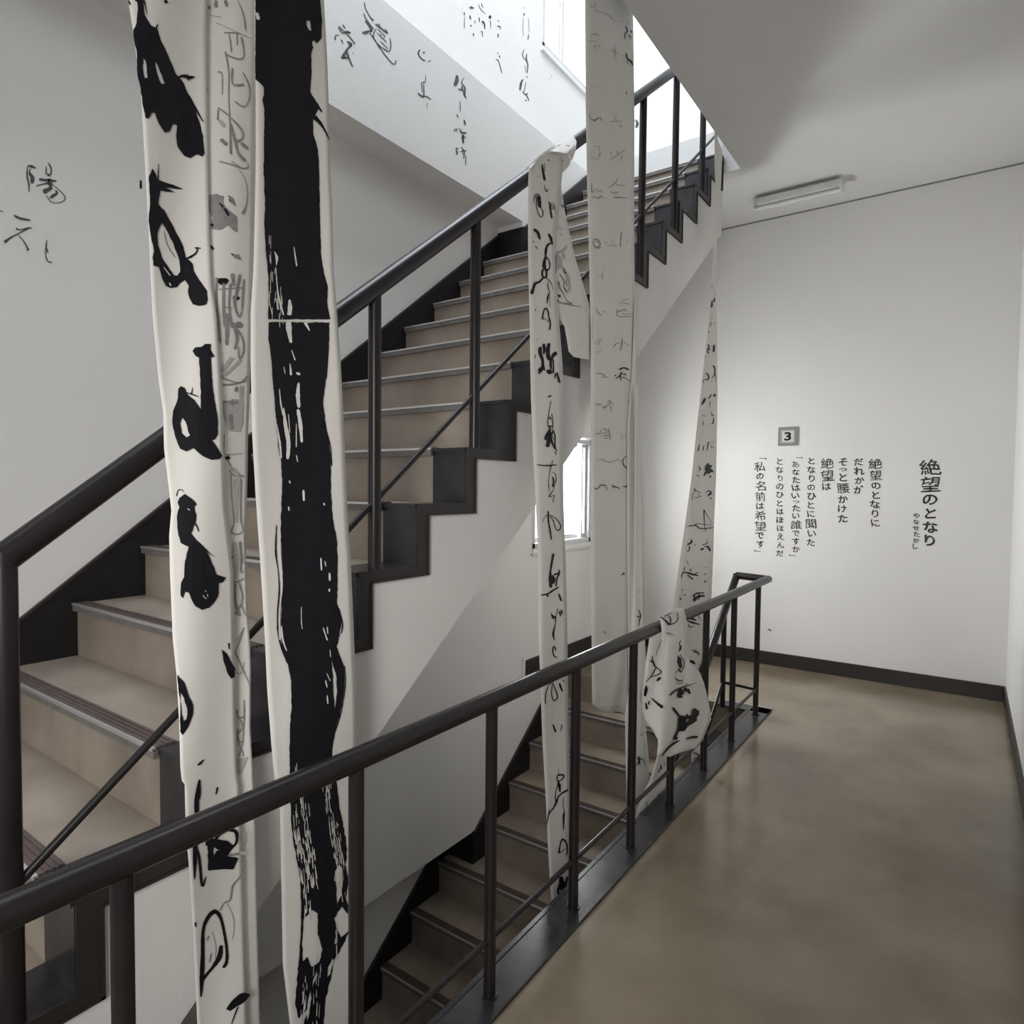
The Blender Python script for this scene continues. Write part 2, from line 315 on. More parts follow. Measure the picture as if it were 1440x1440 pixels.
#==INK==
# ------------------------------------------------------------------ paper and ink helpers
def onX(px, py, x):
    r = ROT @ _ray(px, py); return EYE + r * (x / r.x)
def onY(px, py, y):
    r = ROT @ _ray(px, py); return EYE + r * (y / r.y)
def wall_x(x): return lambda px, py, off=0.0: onX(px, py, x + off)
def wall_y(y): return lambda px, py, off=0.0: onY(px, py, y - off)
def sheet(rows, X, name, parent=None, nu=14, dv=14, thick=.0012, label=None, m=None):
    """rows: (y, xl, xr); X(px,py)->world x of the paper there"""
    vs = []; fs = []; rr = []
    for (a, b) in zip(rows[:-1], rows[1:]):
        n = max(1, int(abs(b[0] - a[0]) / dv))
        for i in range(n):
            t = i / n; rr.append([a[j] + (b[j] - a[j]) * t for j in range(3)])
    rr.append(list(rows[-1]))
    for y, l, r in rr:
        for i in range(nu + 1):
            x = l + (r - l) * i / nu; vs.append(onX(x, y, X(x, y)))
    for j in range(len(rr) - 1):
        for i in range(nu):
            a = j * (nu + 1) + i; fs.append((a, a + 1, a + nu + 2, a + nu + 1))
    mb = MB(); mb.add(vs, fs); o = obj(name, mb, m or M_PAPER, parent, label, smooth=True)
    s = o.modifiers.new('thickness', 'SOLIDIFY'); s.thickness = thick; s.offset = 1
    # normals may face either way: keep the paper strictly on the far side of the ink
    n = o.data.polygons[0].normal
    s.offset = -1 if n.x > 0 else 1
    return o
class Ink:
    def __init__(s, surf, ox=0, oy=0, sc_=1.0, off=.0022): s.surf = surf; s.ox = ox; s.oy = oy; s.k = sc_; s.off = off; s.pr = []
    def at(s, ox, oy, k): s.ox = ox; s.oy = oy; s.k = k; return s
    def P(s, p): return (s.ox + p[0] / s.k, s.oy + p[1] / s.k)
    def stroke(s, pts, w, mi=0, off=0.0):
        pts = [s.P(p) for p in pts]; n = len(pts)
        ws = [x / s.k * (1.28 if mi == 0 else 1.1 if mi in (1, 2) else 1.0) for x in (w if isinstance(w, (list, tuple)) else [w] * n)]
        while len(ws) < n: ws.append(ws[-1])
        q = []; ww = []
        for i in range(n - 1):
            p0 = pts[max(i-1, 0)]; p1 = pts[i]; p2 = pts[i+1]; p3 = pts[min(i+2, n-1)]
            st = max(2, min(8, int(math.dist(p1, p2) / 3) + 1))
            for j in range(st):
                t = j / st; t2 = t*t; t3 = t2*t
                q.append(tuple(0.5 * ((2*p1[c]) + (-p0[c]+p2[c])*t + (2*p0[c]-5*p1[c]+4*p2[c]-p3[c])*t2 + (-p0[c]+3*p1[c]-3*p2[c]+p3[c])*t3) for c in (0, 1)))
                ww.append(ws[i] + (ws[i+1] - ws[i]) * t)
        q.append(pts[-1]); ww.append(ws[-1])
        vs = []; fs = []; m = len(q)
        for i, p in enumerate(q):
            a = q[max(i-1, 0)]; b = q[min(i+1, m-1)]; dx, dy = b[0]-a[0], b[1]-a[1]; l = math.hypot(dx, dy) or 1
            h = max(ww[i], .5) / 2 * (0.55 if i in (0, m-1) else 1) * random.uniform(.88, 1.12)
            nx, ny = -dy / l * h, dx / l * h
            vs.append(s.surf(p[0]+nx, p[1]+ny, s.off+off)); vs.append(s.surf(p[0]-nx, p[1]-ny, s.off+off))
        for i in range(m - 1): fs.append((2*i, 2*i+1, 2*i+3, 2*i+2))
        s.pr.append(((min(p[0] for p in q), min(p[1] for p in q), max(p[0] for p in q), max(p[1] for p in q)), [tuple(v) for v in vs], fs, mi)); return s
    def poly(s, pts, holes=(), mi=0, off=0.0, rough=.6, grid=14):
        def ring(pp):
            pp = [s.P(p) for p in pp]; out = []
            n = len(pp)
            for i in range(n):
                a = pp[i]; b = pp[(i+1) % n]; st = max(1, int(math.dist(a, b) / 5))
                for j in range(st):
                    t = j / st; r = rough if j else 0
                    out.append(Vector((a[0]+(b[0]-a[0])*t + random.uniform(-r, r), a[1]+(b[1]-a[1])*t + random.uniform(-r, r))))
            return out
        vs = []; loops = []
        for pp in [pts] + list(holes):
            r = ring(pp); loops.append(list(range(len(vs), len(vs) + len(r)))); vs += r
        nb = len(vs); o = vs[:len(loops[0])]
        x0 = min(v.x for v in o); x1 = max(v.x for v in o); y0 = min(v.y for v in o); y1 = max(v.y for v in o)
        y = y0 + grid / 2
        while y < y1:
            x = x0 + grid / 2
            while x < x1: vs.append(Vector((x + .01, y + .013))); x += grid
            y += grid
        ed = [(l[i], l[(i+1) % len(l)]) for l in loops for i in range(len(l))]
        r = delaunay_2d_cdt(vs, ed, [], 0, 1e-5)
        def inside(p, l):
            c = False; n = len(l)
            for i in range(n):
                a = vs[l[i]]; b = vs[l[i-1]]
                if (a.y > p[1]) != (b.y > p[1]) and p[0] < (b.x-a.x) * (p[1]-a.y) / (b.y-a.y) + a.x: c = not c
            return c
        tri = []
        for f in r[2]:
            c = [sum(r[0][i][k] for i in f) / len(f) for k in (0, 1)]
            if inside(c, loops[0]) and not any(inside(c, l) for l in loops[1:]): tri.append(tuple(f))
        s.pr.append(((x0, y0, x1, y1), [tuple(s.surf(v[0], v[1], s.off+off)) for v in r[0]], tri, mi)); return s
    def done(s, name, parent, label=None, mats=None, gap=2.2):
        """every character (cluster of touching strokes) becomes a part of its own; specks stay joined as stuff"""
        n = len(s.pr); par = list(range(n))
        def find(i):
            while par[i] != i: par[i] = par[par[i]]; i = par[i]
            return i
        for i in range(n):
            for j in range(i):
                a, b_ = s.pr[i][0], s.pr[j][0]
                if a[0] - gap < b_[2] and b_[0] - gap < a[2] and a[1] - gap < b_[3] and b_[1] - gap < a[3]: par[find(i)] = find(j)
        cl = {}
        for i in range(n): cl.setdefault(find(i), []).append(i)
        out = []; small = []
        for g in cl.values():
            bb = (min(s.pr[i][0][0] for i in g), min(s.pr[i][0][1] for i in g), max(s.pr[i][0][2] for i in g), max(s.pr[i][0][3] for i in g))
            (small if max(bb[2] - bb[0], bb[3] - bb[1]) < 9 else out).append(g)
        if small: out.append(sum(small, []))
        for k, g in enumerate(out):
            st = bool(small) and k == len(out) - 1
            nm = 'ink_speck' if st else name
            V = []; Fc = []; Mi = []
            for i in g:
                o = len(V); V += s.pr[i][1]; Fc += [[o + q for q in f] for f in s.pr[i][2]]; Mi += [s.pr[i][3]] * len(s.pr[i][2])
            me = bpy.data.meshes.new(nm); me.from_pydata(V, [], Fc)
            for m in (mats or (M_INK, M_INKG, M_INKL, M_PAPER)): me.materials.append(m)
            for p, mi in zip(me.polygons, Mi): p.material_index = mi
            ob = link(nm, me, parent, label if k == 0 and not st else None)
            if st: ob['kind'] = 'stuff'
        return ob
def surfX(X): return lambda px, py, off=0.0: onX(px, py, X(px, py) + off)

# ------------------------------------------------------------------ banner A : left, bold black characters
A = thing('paper_banner', 'leftmost hanging paper banner with bold black blots and grey show-through writing along its right half', 'banner')
def XA(x, y): return -1.335 + .010 * math.sin((x - 180) / 22.0 + y * .004) + .006 * math.sin(y / 90.0)
def XA2(x, y): return XA(x, y) - .012 - .00012 * (x - 300)
ra = [(-620, 150, 300), (-200, 168, 296), (0, 180, 292), (42, 187, 291), (124, 198, 291), (220, 204, 292), (331, 210, 294), (398, 213, 297), (440, 215, 304), (529, 223, 310), (582, 230, 313), (631, 231, 314),
      (700, 239, 316), (718, 241, 317), (753, 238, 322), (804, 239, 328), (900, 243, 329), (947, 248, 330), (1013, 252, 331), (1080, 254, 333), (1098, 256, 334), (1103, 260, 336), (1173, 262, 338), (1226, 267, 340), (1309, 272, 342), (1440, 278, 346), (1560, 284, 350)]
rb = [(-620, 280, 352), (-200, 284, 357), (0, 286, 360), (200, 286, 360), (330, 289, 358), (440, 298, 354), (520, 304, 352), (564, 306, 351), (609, 308, 349), (680, 310, 348), (758, 316, 345), (860, 322, 348), (907, 324, 352), (942, 325, 353), (1022, 326, 352), (1058, 328, 354), (1140, 330, 358), (1309, 334, 362), (1440, 338, 366), (1560, 342, 369)]
sheet(ra, XA, 'paper_strip', A); sheet(rb, XA2, 'paper_strip', A, nu=8, label='narrow folded-back strip showing grey writing through the paper')
I = Ink(surfX(XA)); I.at(170, 0, 4.5)
I.poly([(100,0),(145,0),(150,90),(190,160),(235,190),(250,245),(290,330),(350,470),(400,530),(430,600),(470,690),(500,780),(520,860),(530,970),(515,990),(480,975),(440,1000),(400,985),(360,930),(350,860),(355,790),(330,785),(310,830),(280,840),(245,790),(215,710),(195,715),(175,750),(155,745),(135,640),(125,560),(105,480),(100,330),(85,260),(78,190),(100,140),(108,60)],
       [[(140,370),(155,380),(170,490),(150,495),(140,440)], [(215,385),(240,430),(278,530),(255,530),(230,470)]])
I.stroke([(98,-40),(115,5)], [20,40]); I.stroke([(360,488),(400,480),(430,490),(470,485)], [8,16,20,4]); I.stroke([(430,510),(420,465)], [10,3]); I.stroke([(240,250),(222,190),(236,150)], [18,12,3])
I.stroke([(430,600),(475,690),(520,770)], [5,10,5]); I.stroke([(148,0),(165,90)], [8,3]); I.stroke([(280,0),(290,20)], 20); I.stroke([(48,0),(58,30)], 8)
I.at(180, 220, 4.5)
I.poly([(155,75),(175,110),(185,145),(240,165),(350,205),(240,198),(300,228),(205,215),(192,300),(230,340),(290,450),(350,570),(365,640),(410,680),(415,720),(450,780),(500,850),(505,900),(495,935),(450,945),(410,935),(390,900),(378,850),(385,820),(360,780),(330,800),(310,825),(270,832),(240,820),(215,770),(195,700),(160,690),(155,640),(165,600),(140,480),(130,410),(140,300),(135,200),(132,125)],
       [[(215,420),(235,450),(290,560),(325,660),(330,730),(310,755),(290,750),(250,690),(215,640),(190,560),(188,480)]])
I.stroke([(195,45),(190,150)], [3,8]); I.stroke([(365,645),(395,635),(430,610),(440,580)], [6,10,8,8]); I.stroke([(422,578),(462,580)], [10,4]); I.stroke([(80,150),(82,205)], 12)
I.stroke([(228,470),(250,560),(300,640)], 3); I.stroke([(225,700),(268,755)], [4,6], 3, .0012); I.stroke([(262,800),(272,820)], [12,8], 3, .0012)
I.at(200, 440, 4.5)
I.poly([(318,240),(335,218),(375,215),(400,195),(435,197),(432,230),(458,275),(435,282),(440,380),(450,500),(470,620),(480,700),(478,770),(460,800),(440,805),(480,860),(508,905),(490,925),(440,930),(390,910),(350,880),(325,855),(280,877),(240,860),(215,800),(190,700),(195,620),(225,540),(228,480),(245,462),(270,475),(290,520),(330,550),(370,610),(372,500),(365,400),(360,285),(335,270)],
       [[(252,660),(275,690),(290,750),(302,775),(280,788),(250,760),(240,700)]])
I.stroke([(320,468),(310,520)], [3,7]); I.stroke([(285,505),(330,520),(358,532)], [6,6,3])
I.at(210, 660, 4.5)
I.poly([(190,180),(225,155),(260,180),(300,220),(285,235),(297,290),(290,340),(265,405),(300,450),(345,490),(375,540),(410,620),(425,665),(485,685),(465,715),(440,720),(440,780),(420,830),(380,875),(335,890),(290,865),(265,820),(250,780),(225,775),(212,815),(198,800),(200,720),(220,680),(225,580),(248,490),(198,465),(180,390),(175,290),(190,240),(178,210)])
I.stroke([(172,170),(180,135),(200,127),(218,142)], [5,4,4,4]); I.stroke([(285,335),(300,360),(312,395)], [5,8,4]); I.stroke([(350,500),(385,535),(412,552)], [8,4,2])
for a, b_ in (((355,765),(358,775)), ((340,795),(350,815)), ((365,790),(372,806)), ((355,820),(362,812)), ((240,248),(256,258))): I.stroke([a, b_], 6, 3, .0012)
I.at(220, 880, 4.5)
I.poly([(132,308),(180,365),(200,430),(232,500),(232,560),(210,620),(165,692),(150,670),(148,600),(150,480),(138,380)], [[(150,420),(175,460),(195,530),(190,590),(172,605),(160,560)]])
I.poly([(412,150),(440,170),(470,220),(500,270),(495,325),(475,335),(455,310),(430,240)])
I.stroke([(458,108),(460,150)], [10,5]); I.stroke([(260,884),(278,870),(302,845)], [6,14,3]); I.stroke([(275,975),(268,1040),(262,1100)], [4,22,24]); I.stroke([(387,1020),(376,1070)], [10,5])
I.at(240, 1090, 4.114)
I.stroke([(168,25),(152,130),(150,250),(143,400),(138,605)], [8,22,20,26,5]); I.stroke([(145,410),(165,480),(182,640),(205,585)], [8,12,12,4]); I.stroke([(142,850),(146,880)], 8)
I.poly([(215,380),(240,365),(330,380),(372,412),(330,468),(392,480),(365,545),(300,545),(215,552)], [[(250,415),(272,432),(285,430),(262,442),(250,470),(246,440)]])
I.stroke([(210,410),(215,340),(240,270),(300,252),(320,280),(314,305)], [14,10,10,5,4,3]); I.stroke([(260,372),(280,345),(330,318),(378,330),(380,390),(345,430)], [10,16,14,18,12,5])
I.stroke([(272,310),(280,350)], [6,14])
I.stroke([(175,1285),(180,1180),(185,1050),(188,900),(215,825),(255,790),(288,825),(312,925),(325,1020),(322,1085),(303,1115)], [5,22,18,14,16,22,14,12,13,15,13])
I.stroke([(292,985),(282,1050),(245,1110),(200,1165),(172,1220)], [14,24,15,12,10])
I.stroke([(240,905),(262,1000),(255,1060)], 3, 1); I.stroke([(220,930),(212,960)], 8, 1); I.stroke([(235,1030),(225,1085)], 8, 1)
I.poly([(320,1355),(350,1310),(400,1265),(430,1258),(462,1270),(440,1300),(400,1330),(345,1365)]); I.stroke([(390,1340),(370,1390),(352,1440)], [8,6,4])
I.stroke([(445,490),(400,590),(360,640),(345,720),(310,740),(285,785)], [3,7,12,8,6,8], 1); I.stroke([(320,735),(355,800),(368,880),(355,950)], 3, 1)
I.stroke([(350,190),(370,260),(360,300)], [10,16,8], 1); I.stroke([(420,300),(415,380),(435,405),(440,330)], 5, 1); I.stroke([(400,450),(440,455)], 16, 2); I.stroke([(330,465),(400,455)], [10,14], 1)
I.done('brush_character', A, 'bold black brush characters')
I = Ink(surfX(XA2)); I.at(170, 0, 4.5)
for p, w, m_ in [([(445,35),(500,38),(570,50)],[10,22,20],1), ([(470,40),(495,130),(500,290)],[8,12,8],1), ([(602,0),(600,45)],20,1), ([(660,0),(670,40)],18,1), ([(738,0),(775,90),(790,190)],[3,6,8],1),
    ([(648,207),(700,205),(755,212)],5,1), ([(685,210),(700,330)],7,1), ([(668,345),(740,372),(780,350),(762,230)],[8,7,6,10],1), ([(735,210),(735,285)],6,1), ([(640,110),(500,80)],3,2),([(600,140),(820,240)],3,2),
    ([(530,350),(525,450),(548,590)],[22,16,14],2), ([(660,325),(682,450),(682,620),(690,800),(695,975)],[10,7,6,8,14],1), ([(612,455),(640,470),(640,600)],[10,6,4],1),
    ([(705,430),(708,530),(780,535)],[12,8,14],1), ([(770,455),(812,540),(815,620),(780,675),(720,640)],[5,8,8,6,6],1), ([(612,680),(650,705),(690,735)],8,1), ([(615,690),(612,760)],10,1), ([(690,740),(740,790),(772,840),(765,880),(725,900),(755,880)],[8,12,10,8,12,5],1),
    ([(695,780),(720,880),(745,970),(790,1020)],[10,16,14,20],1), ([(760,905),(805,942)],20,1), ([(625,760),(655,800)],22,2), ([(632,880),(668,915)],22,1), ([(620,1020),(700,1040),(770,1065),(805,1058),(802,1030)],[5,7,7,6,5],1), ([(700,1020),(760,1062)],5,1)]: I.stroke(p, w, m_)
I.at(180, 220, 4.5)
I.poly([(512,245),(560,235),(605,250),(600,290),(640,340),(690,380),(690,480),(660,460),(630,430),(590,460),(520,455),(520,420),(540,390),(515,350)], mi=1)
I.poly([(630,245),(660,255),(688,320),(650,290)], mi=1); I.poly([(650,612),(700,620),(720,655),(680,645)], mi=1)
for p, w, m_ in [([(575,290),(610,330),(640,375)],[4,14,10],0), ([(525,430),(545,438)],16,0), ([(640,270),(652,290)],6,0), ([(700,80),(740,140),(757,230),(748,310),(725,365)],[3,4,5,7,16],1), ([(525,563),(540,590)],[12,10],0), ([(655,615),(665,625)],8,0),
    ([(562,765),(560,900),(578,1078)],[14,10,12],1), ([(605,800),(605,950),(612,1078)],[12,18,16],1), ([(650,800),(640,930),(655,1078)],[14,12,14],1), ([(600,770),(600,810)],[60,50],0), ([(710,745),(690,850),(672,950)],[14,16,10],1), ([(735,775),(728,870),(722,970)],[10,12,8],1), ([(660,740),(670,820)],[24,14],1),
    ([(575,840),(640,835),(730,830)],5,1), ([(600,950),(660,960)],6,1), ([(672,880),(680,960),(705,1015),(722,970)],[20,14,10,6],1), ([(690,890),(700,905)],22,0), ([(560,960),(568,1000)],8,1), ([(690,1050),(720,1080)],30,1)]: I.stroke(p, w, m_)
I.at(200, 440, 4.5)
I.poly([(512,560),(580,545),(640,550),(635,700),(620,750),(545,745),(520,640)], mi=2)
for p, w, m_ in [([(480,0),(495,190)],[12,14],1), ([(530,0),(535,205)],[14,18],1), ([(545,0),(545,160)],6,1), ([(560,90),(630,75)],[18,14],1), ([(580,60),(600,160),(585,230)],[20,18,10],1), ([(610,110),(640,180),(640,250),(615,290),(608,210)],[8,9,10,8,6],1),
    ([(570,280),(535,330),(500,370)],[22,22,16],2), ([(625,295),(560,360),(510,400)],[16,18,14],2), ([(500,405),(560,430),(620,440),(668,398)],[8,8,7,10],1), ([(510,455),(580,450),(660,430)],[12,8,6],1), ([(600,465),(592,500)],[14,20],1), ([(630,460),(625,545)],[24,20],2), ([(515,560),(575,570),(640,558)],[10,22,10],1), ([(570,545),(575,590)],14,1),
    ([(560,640),(570,740)],[30,20],1), ([(625,620),(628,715)],[8,8],1), ([(522,760),(520,885),(560,895),(632,888)],4,1), ([(540,905),(542,930)],24,0), ([(540,925),(570,985),(610,1015),(640,1045)],[8,6,5,6],1), ([(555,990),(590,1000),(615,1080)],[18,22,20],2)]: I.stroke(p, w, m_)
I.at(210, 660, 4.5)
for p, w, m_ in [([(505,5),(545,45),(600,38)],[8,7,6],1), ([(515,20),(520,150),(535,330),(520,395),(560,410),(592,385),(578,300),(582,60)],[8,7,7,7,6,6,9,8],1), ([(548,60),(552,250),(552,340)],[34,14,8],2), ([(552,130),(550,200)],8,1), ([(540,460),(545,580),(535,700)],[20,36,30],2), ([(575,455),(580,560),(580,650)],[14,10,8],1), ([(525,548),(528,562)],12,0),
    ([(590,530),(592,600)],3,1), ([(580,655),(600,645)],6,1), ([(530,705),(560,712),(600,690)],8,1), ([(545,715),(545,830),(572,930)],[12,12,16],1), ([(570,720),(590,800),(585,860),(612,930)],[8,10,6,4],1), ([(590,840),(545,920)],[6,12],1), ([(600,1000),(575,1050),(558,1085)],[6,5,4],1)]: I.stroke(p, w, m_)
I.at(220, 880, 4.5)
for p, w, m_ in [([(552,10),(530,90),(498,165)],[8,6,5],1), ([(498,165),(540,260),(590,375)],[8,6,3],1), ([(545,290),(525,305),(505,290)],4,1), ([(555,230),(545,290)],3,1), ([(553,468),(555,560),(550,700)],[5,9,5],1), ([(508,530),(520,580),(560,575)],[14,7,16],1), ([(525,585),(545,640),(515,690),(530,740),(550,720)],[7,9,9,6,5],1), ([(515,650),(515,720),(545,800),(550,830)],[8,6,5,4],1), ([(548,640),(545,740),(520,830)],[5,6,5],1)]: I.stroke(p, w, m_)
I.poly([(512,840),(560,835),(582,830),(560,880),(535,930),(510,940)], mi=2)
I.done('brush_character', A, 'grey writing showing through the paper')
# ------------------------------------------------------------------ banner B : one broad black stroke
B = thing('paper_banner', 'hanging paper banner filled by one broad vertical black brush stroke, right of the blotted banner', 'banner')
def XB(x, y): return -1.325 + .008 * math.sin((x - 360) / 26.0 + 1.0 + y * .003) + .005 * math.sin(y / 120.0)
rB = [(-620, 352, 448), (-200, 355, 452), (0, 358, 455.5), (78, 359, 460), (138, 360, 462), (240, 360, 464), (287, 359, 467), (376, 357, 469), (440, 353, 474), (507, 353, 479), (564, 354, 482), (609, 355, 484), (680, 359, 487), (727, 362, 489), (784, 366, 493),
      (849, 370, 496), (900, 373, 498), (969, 376, 501), (1049, 382, 502), (1110, 388, 503), (1140, 394, 503), (1357, 398, 503), (1440, 408, 503), (1560, 416, 503)]
sheet(rB, XB, 'paper_strip', B, nu=16)
I = Ink(surfX(XB)); I.at(0, 0, 1)
def c1(l): return [(170 + a / 4.5, b_ / 4.5) for a, b_ in l]
def c2(l): return [(180 + a / 4.5, 220 + b_ / 4.5) for a, b_ in l]
def c3(l): return [(200 + a / 4.5, 440 + b_ / 4.5) for a, b_ in l]
def c4(l): return [(210 + a / 4.5, 660 + b_ / 4.5) for a, b_ in l]
def c5(l): return [(220 + a / 4.5, 880 + b_ / 4.5) for a, b_ in l]
def c6(l): return [(240 + a / 4.114, 1090 + b_ / 4.114) for a, b_ in l]
left = c1([(852,-900),(850,0),(852,200),(850,500),(880,525),(903,550),(905,600),(895,630),(908,690),(905,900),(903,1075)])[:] 
right = c1([(1262,-900),(1262,0),(1275,130),(1270,240),(1215,305),(1203,350),(1208,450),(1198,575),(1250,690),(1215,760),(1218,850),(1248,950),(1255,1075)])
left += c2([(868,330),(862,440),(875,640),(890,760),(888,1030)]); right += c2([(1215,350),(1222,620),(1240,740),(1265,830),(1255,930),(1275,1030)])
I.poly(left + right[::-1], [c1([(1175,130),(1198,130),(1205,195),(1190,190),(1175,160)]), c1([(1210,262),(1225,255),(1238,272),(1225,300),(1212,292)])], rough=.5)
left = c3([(800,60),(800,180),(820,330),(835,520),(850,700),(860,850),(880,950),(885,1075)]) + c4([(840,100),(830,380),(838,560),(845,700),(835,860),(835,1075)]) + c5([(790,150),(830,240),(848,330),(855,500),(845,640),(840,780),(845,900)]) + c6([(690,70),(695,250),(700,320),(730,500),(750,620),(755,780)])
right = c3([(1185,60),(1185,160),(1165,400),(1145,580),(1165,720),(1185,820),(1195,960),(1195,1075)]) + c4([(1150,160),(1165,330),(1190,470),(1192,600),(1188,850),(1218,960),(1195,1075)]) + c5([(1170,30),(1140,130),(1185,250),(1190,350),(1175,500),(1130,680),(1112,800)]) + c6([(955,20),(975,170),(1015,380),(1020,480),(1010,520),(1030,600),(1015,720),(1050,800),(1045,870),(1010,960),(950,1060),(920,1200),(895,1300),(885,1440),(880,1600)])
left += c6([(752,900),(740,1080),(720,1330),(740,1410),(782,1365),(800,1330),(770,1440),(765,1600)])
I.poly(left + right[::-1], [c6([(770,830),(820,780),(850,800),(850,920),(878,1010),(860,1080),(815,1110),(790,1050),(765,1080),(760,960)]), c6([(945,830),(990,760),(1045,830),(1030,900),(985,940),(965,900)]),
    c6([(950,560),(975,515),(995,540),(1000,600),(985,700),(960,760),(958,640)]), c6([(935,1060),(945,1070),(925,1150),(905,1170),(910,1110)]), c6([(845,1130),(848,1160),(820,1230),(822,1190)]), c6([(810,1240),(815,1290),(798,1400),(785,1430),(790,1330)]),
    c5([(1105,205),(1140,330),(1142,430),(1128,530),(1120,420),(1118,320)])], rough=.7)
for p, w in [(c1([(1205,600),(1240,660),(1275,712)]), [1,3,1]), (c1([(1225,740),(1270,790),(1322,885)]), [6,3,.8]), (c2([(858,40),(878,150),(880,210)]), [1,1.5,2]), (c2([(1262,870),(1258,930),(1278,1030)]), [1,1,.8]), (c2([(872,560),(885,660),(895,800)]), 1.2),
             (c3([(1180,200),(1165,420)]), [1,1]), (c3([(1145,590),(1160,720),(1190,840),(1200,970)]), 1), (c3([(828,420),(842,540)]), 1.2), (c4([(805,350),(800,520),(815,640),(822,760),(812,900),(815,1000),(830,1080)]), [1,2,1,1.6,1.4,2,3]),
             (c5([(765,0),(785,120),(835,240)]), [2,1.6,3]), (c4([(1200,880),(1222,980),(1215,1040)]), [1,1.6,1]), (c5([(1190,250),(1195,380),(1165,560),(1120,700)]), [.8,1,1,.8])]: I.stroke(p, w)
# dry-brush gaps: bare paper between the bristles
def streak(l, w): I.stroke(l, w, 3, .0014)
for p, w in [(c1([(858,80),(872,125)]), 5), (c2([(925,600),(942,640),(938,690)]), [1,4,1]), (c2([(935,700),(945,830),(955,900),(985,1005)]), [1,1.5,3,2]), (c2([(940,900),(950,970)]), [1,3]), (c2([(1050,570),(1058,630),(1068,695)]), [1,2.2,2]), (c2([(1022,905),(1025,960),(1020,1005)]), [2,7,6]), (c2([(900,850),(895,920),(915,1000)]), 1),
             (c3([(805,48),(960,50),(1120,50)]), 1.6), (c3([(925,55),(930,120),(942,190)]), [9,7,3]), (c3([(1030,58),(1060,115)]), [5,1]), (c3([(945,235),(968,300)]), [1,2]), (c3([(935,320),(942,395)]), [1,4]), (c3([(895,340),(905,385)]), [1,1.5]), (c3([(975,380),(1000,390)]), 4),
             (c3([(990,440),(985,520),(992,600)]), [2,6,4]), (c3([(985,610),(1000,700),(1010,820)]), [4,6,3]), (c3([(868,480),(878,580),(895,650)]), [1,2,3]), (c3([(895,600),(905,700),(925,820),(920,925)]), [1,5,6,4]), (c3([(925,640),(935,760)]), [1,1]), (c3([(975,700),(975,850)]), [1,1.5]), (c3([(850,700),(870,820),(880,920)]), [1,3,2]), (c3([(975,900),(985,945)]), 1.5),
             (c4([(975,130),(978,200)]), 3), (c4([(880,235),(885,262)]), 2), (c4([(885,70),(892,90)]), 2), (c4([(1105,212),(1108,228)]), 2.4), (c4([(1085,560),(1090,640)]), 2), (c4([(1110,580),(1118,615)]), 1.4), (c4([(1140,655),(1142,705)]), 3), (c4([(1140,755),(1138,775)]), 2.6), (c4([(962,870),(962,960),(968,1010)]), 1), (c4([(1100,1000),(1125,1080)]), [1,2]), (c4([(1125,995),(1130,1040)]), 1.6),
             (c4([(828,400),(828,520),(838,650),(838,760),(828,850),(822,950),(828,1080)]), [1,1.5,1.5,2.2,1.2,1.8,3]), (c5([(790,0),(800,90),(825,160)]), [2,2.4,1]), (c5([(1055,20),(1085,95)]), 1.2), (c5([(1078,300),(1100,350)]), 1.2), (c5([(1070,345),(1080,390)]), 1.6), (c5([(1080,440),(1085,495)]), 1.8), (c5([(1098,150),(1102,200)]), 1)]: streak(p, w)
rs = random.Random(3)
def bristles(x0, x1, y0, y1, n, dx, wmax=1.3, lmax=22):
    for _ in range(n):
        x = rs.uniform(x0, x1); y = rs.uniform(y0, y1); l = rs.uniform(4, lmax)
        streak([(x + dx * (y - y0), y), (x + dx * (y + l - y0) + rs.uniform(-.8, .8), y + l)], [rs.uniform(.3, .9), rs.uniform(.5, wmax)])
bristles(411, 438, 1160, 1240, 70, .13, 2.2); bristles(408, 434, 1112, 1160, 22, .08, 1.5); bristles(452, 462, 1100, 1190, 26, .14, 1.8); bristles(463, 476, 1150, 1215, 26, .12, 1.8)
bristles(426, 438, 1240, 1280, 18, .02, 2); bristles(470, 474, 1290, 1330, 8, 0, 2); bristles(468, 483, 1215, 1262, 12, .1, 1.6); bristles(378, 386, 330, 450, 16, .02, 1); bristles(388, 396, 385, 447, 14, .04, 1.2); bristles(406, 418, 1068, 1110, 4, 0, 1); bristles(456, 468, 1075, 1110, 16, .02, 1.4)
bristles(426, 432, 1370, 1440, 14, -.05, 2.2); bristles(440, 452, 1330, 1440, 14, -.02, 1.4)
I.done('brush_character', B, 'broad dry-brushed black stroke', (M_INK, M_INKG, M_INKL, M_PAPER))
# ------------------------------------------------------------------ banner C : knotted round the upper handrail
C_ = thing('paper_banner', 'narrow paper banner looped over the sloping handrail and hanging down into the stairwell', 'banner')
def XC(x, y): return -1.348 + .004 * math.sin(x / 9.0 + y * .006) + .05 * min(max((y - 560) / 500, 0), 1)
def XC2(x, y): return -1.366 + .006 * math.sin(x / 14.0)
sheet([(206, 776, 792), (214, 764, 792), (224, 752, 791), (233, 744.5, 790), (240, 744, 790), (262, 743, 789), (300, 743, 783), (340, 743, 780), (380, 743.5, 781), (426, 744.5, 784), (472, 745.5, 788), (511, 746, 791), (560, 747, 792), (640, 750, 792), (690, 753, 792), (754, 756, 794), (800, 757, 796), (900, 758, 798), (1040, 763, 800), (1130, 768, 802), (1213, 772, 803), (1275, 776, 804), (1300, 777, 804)], XC, 'paper_strip', C_, nu=6)
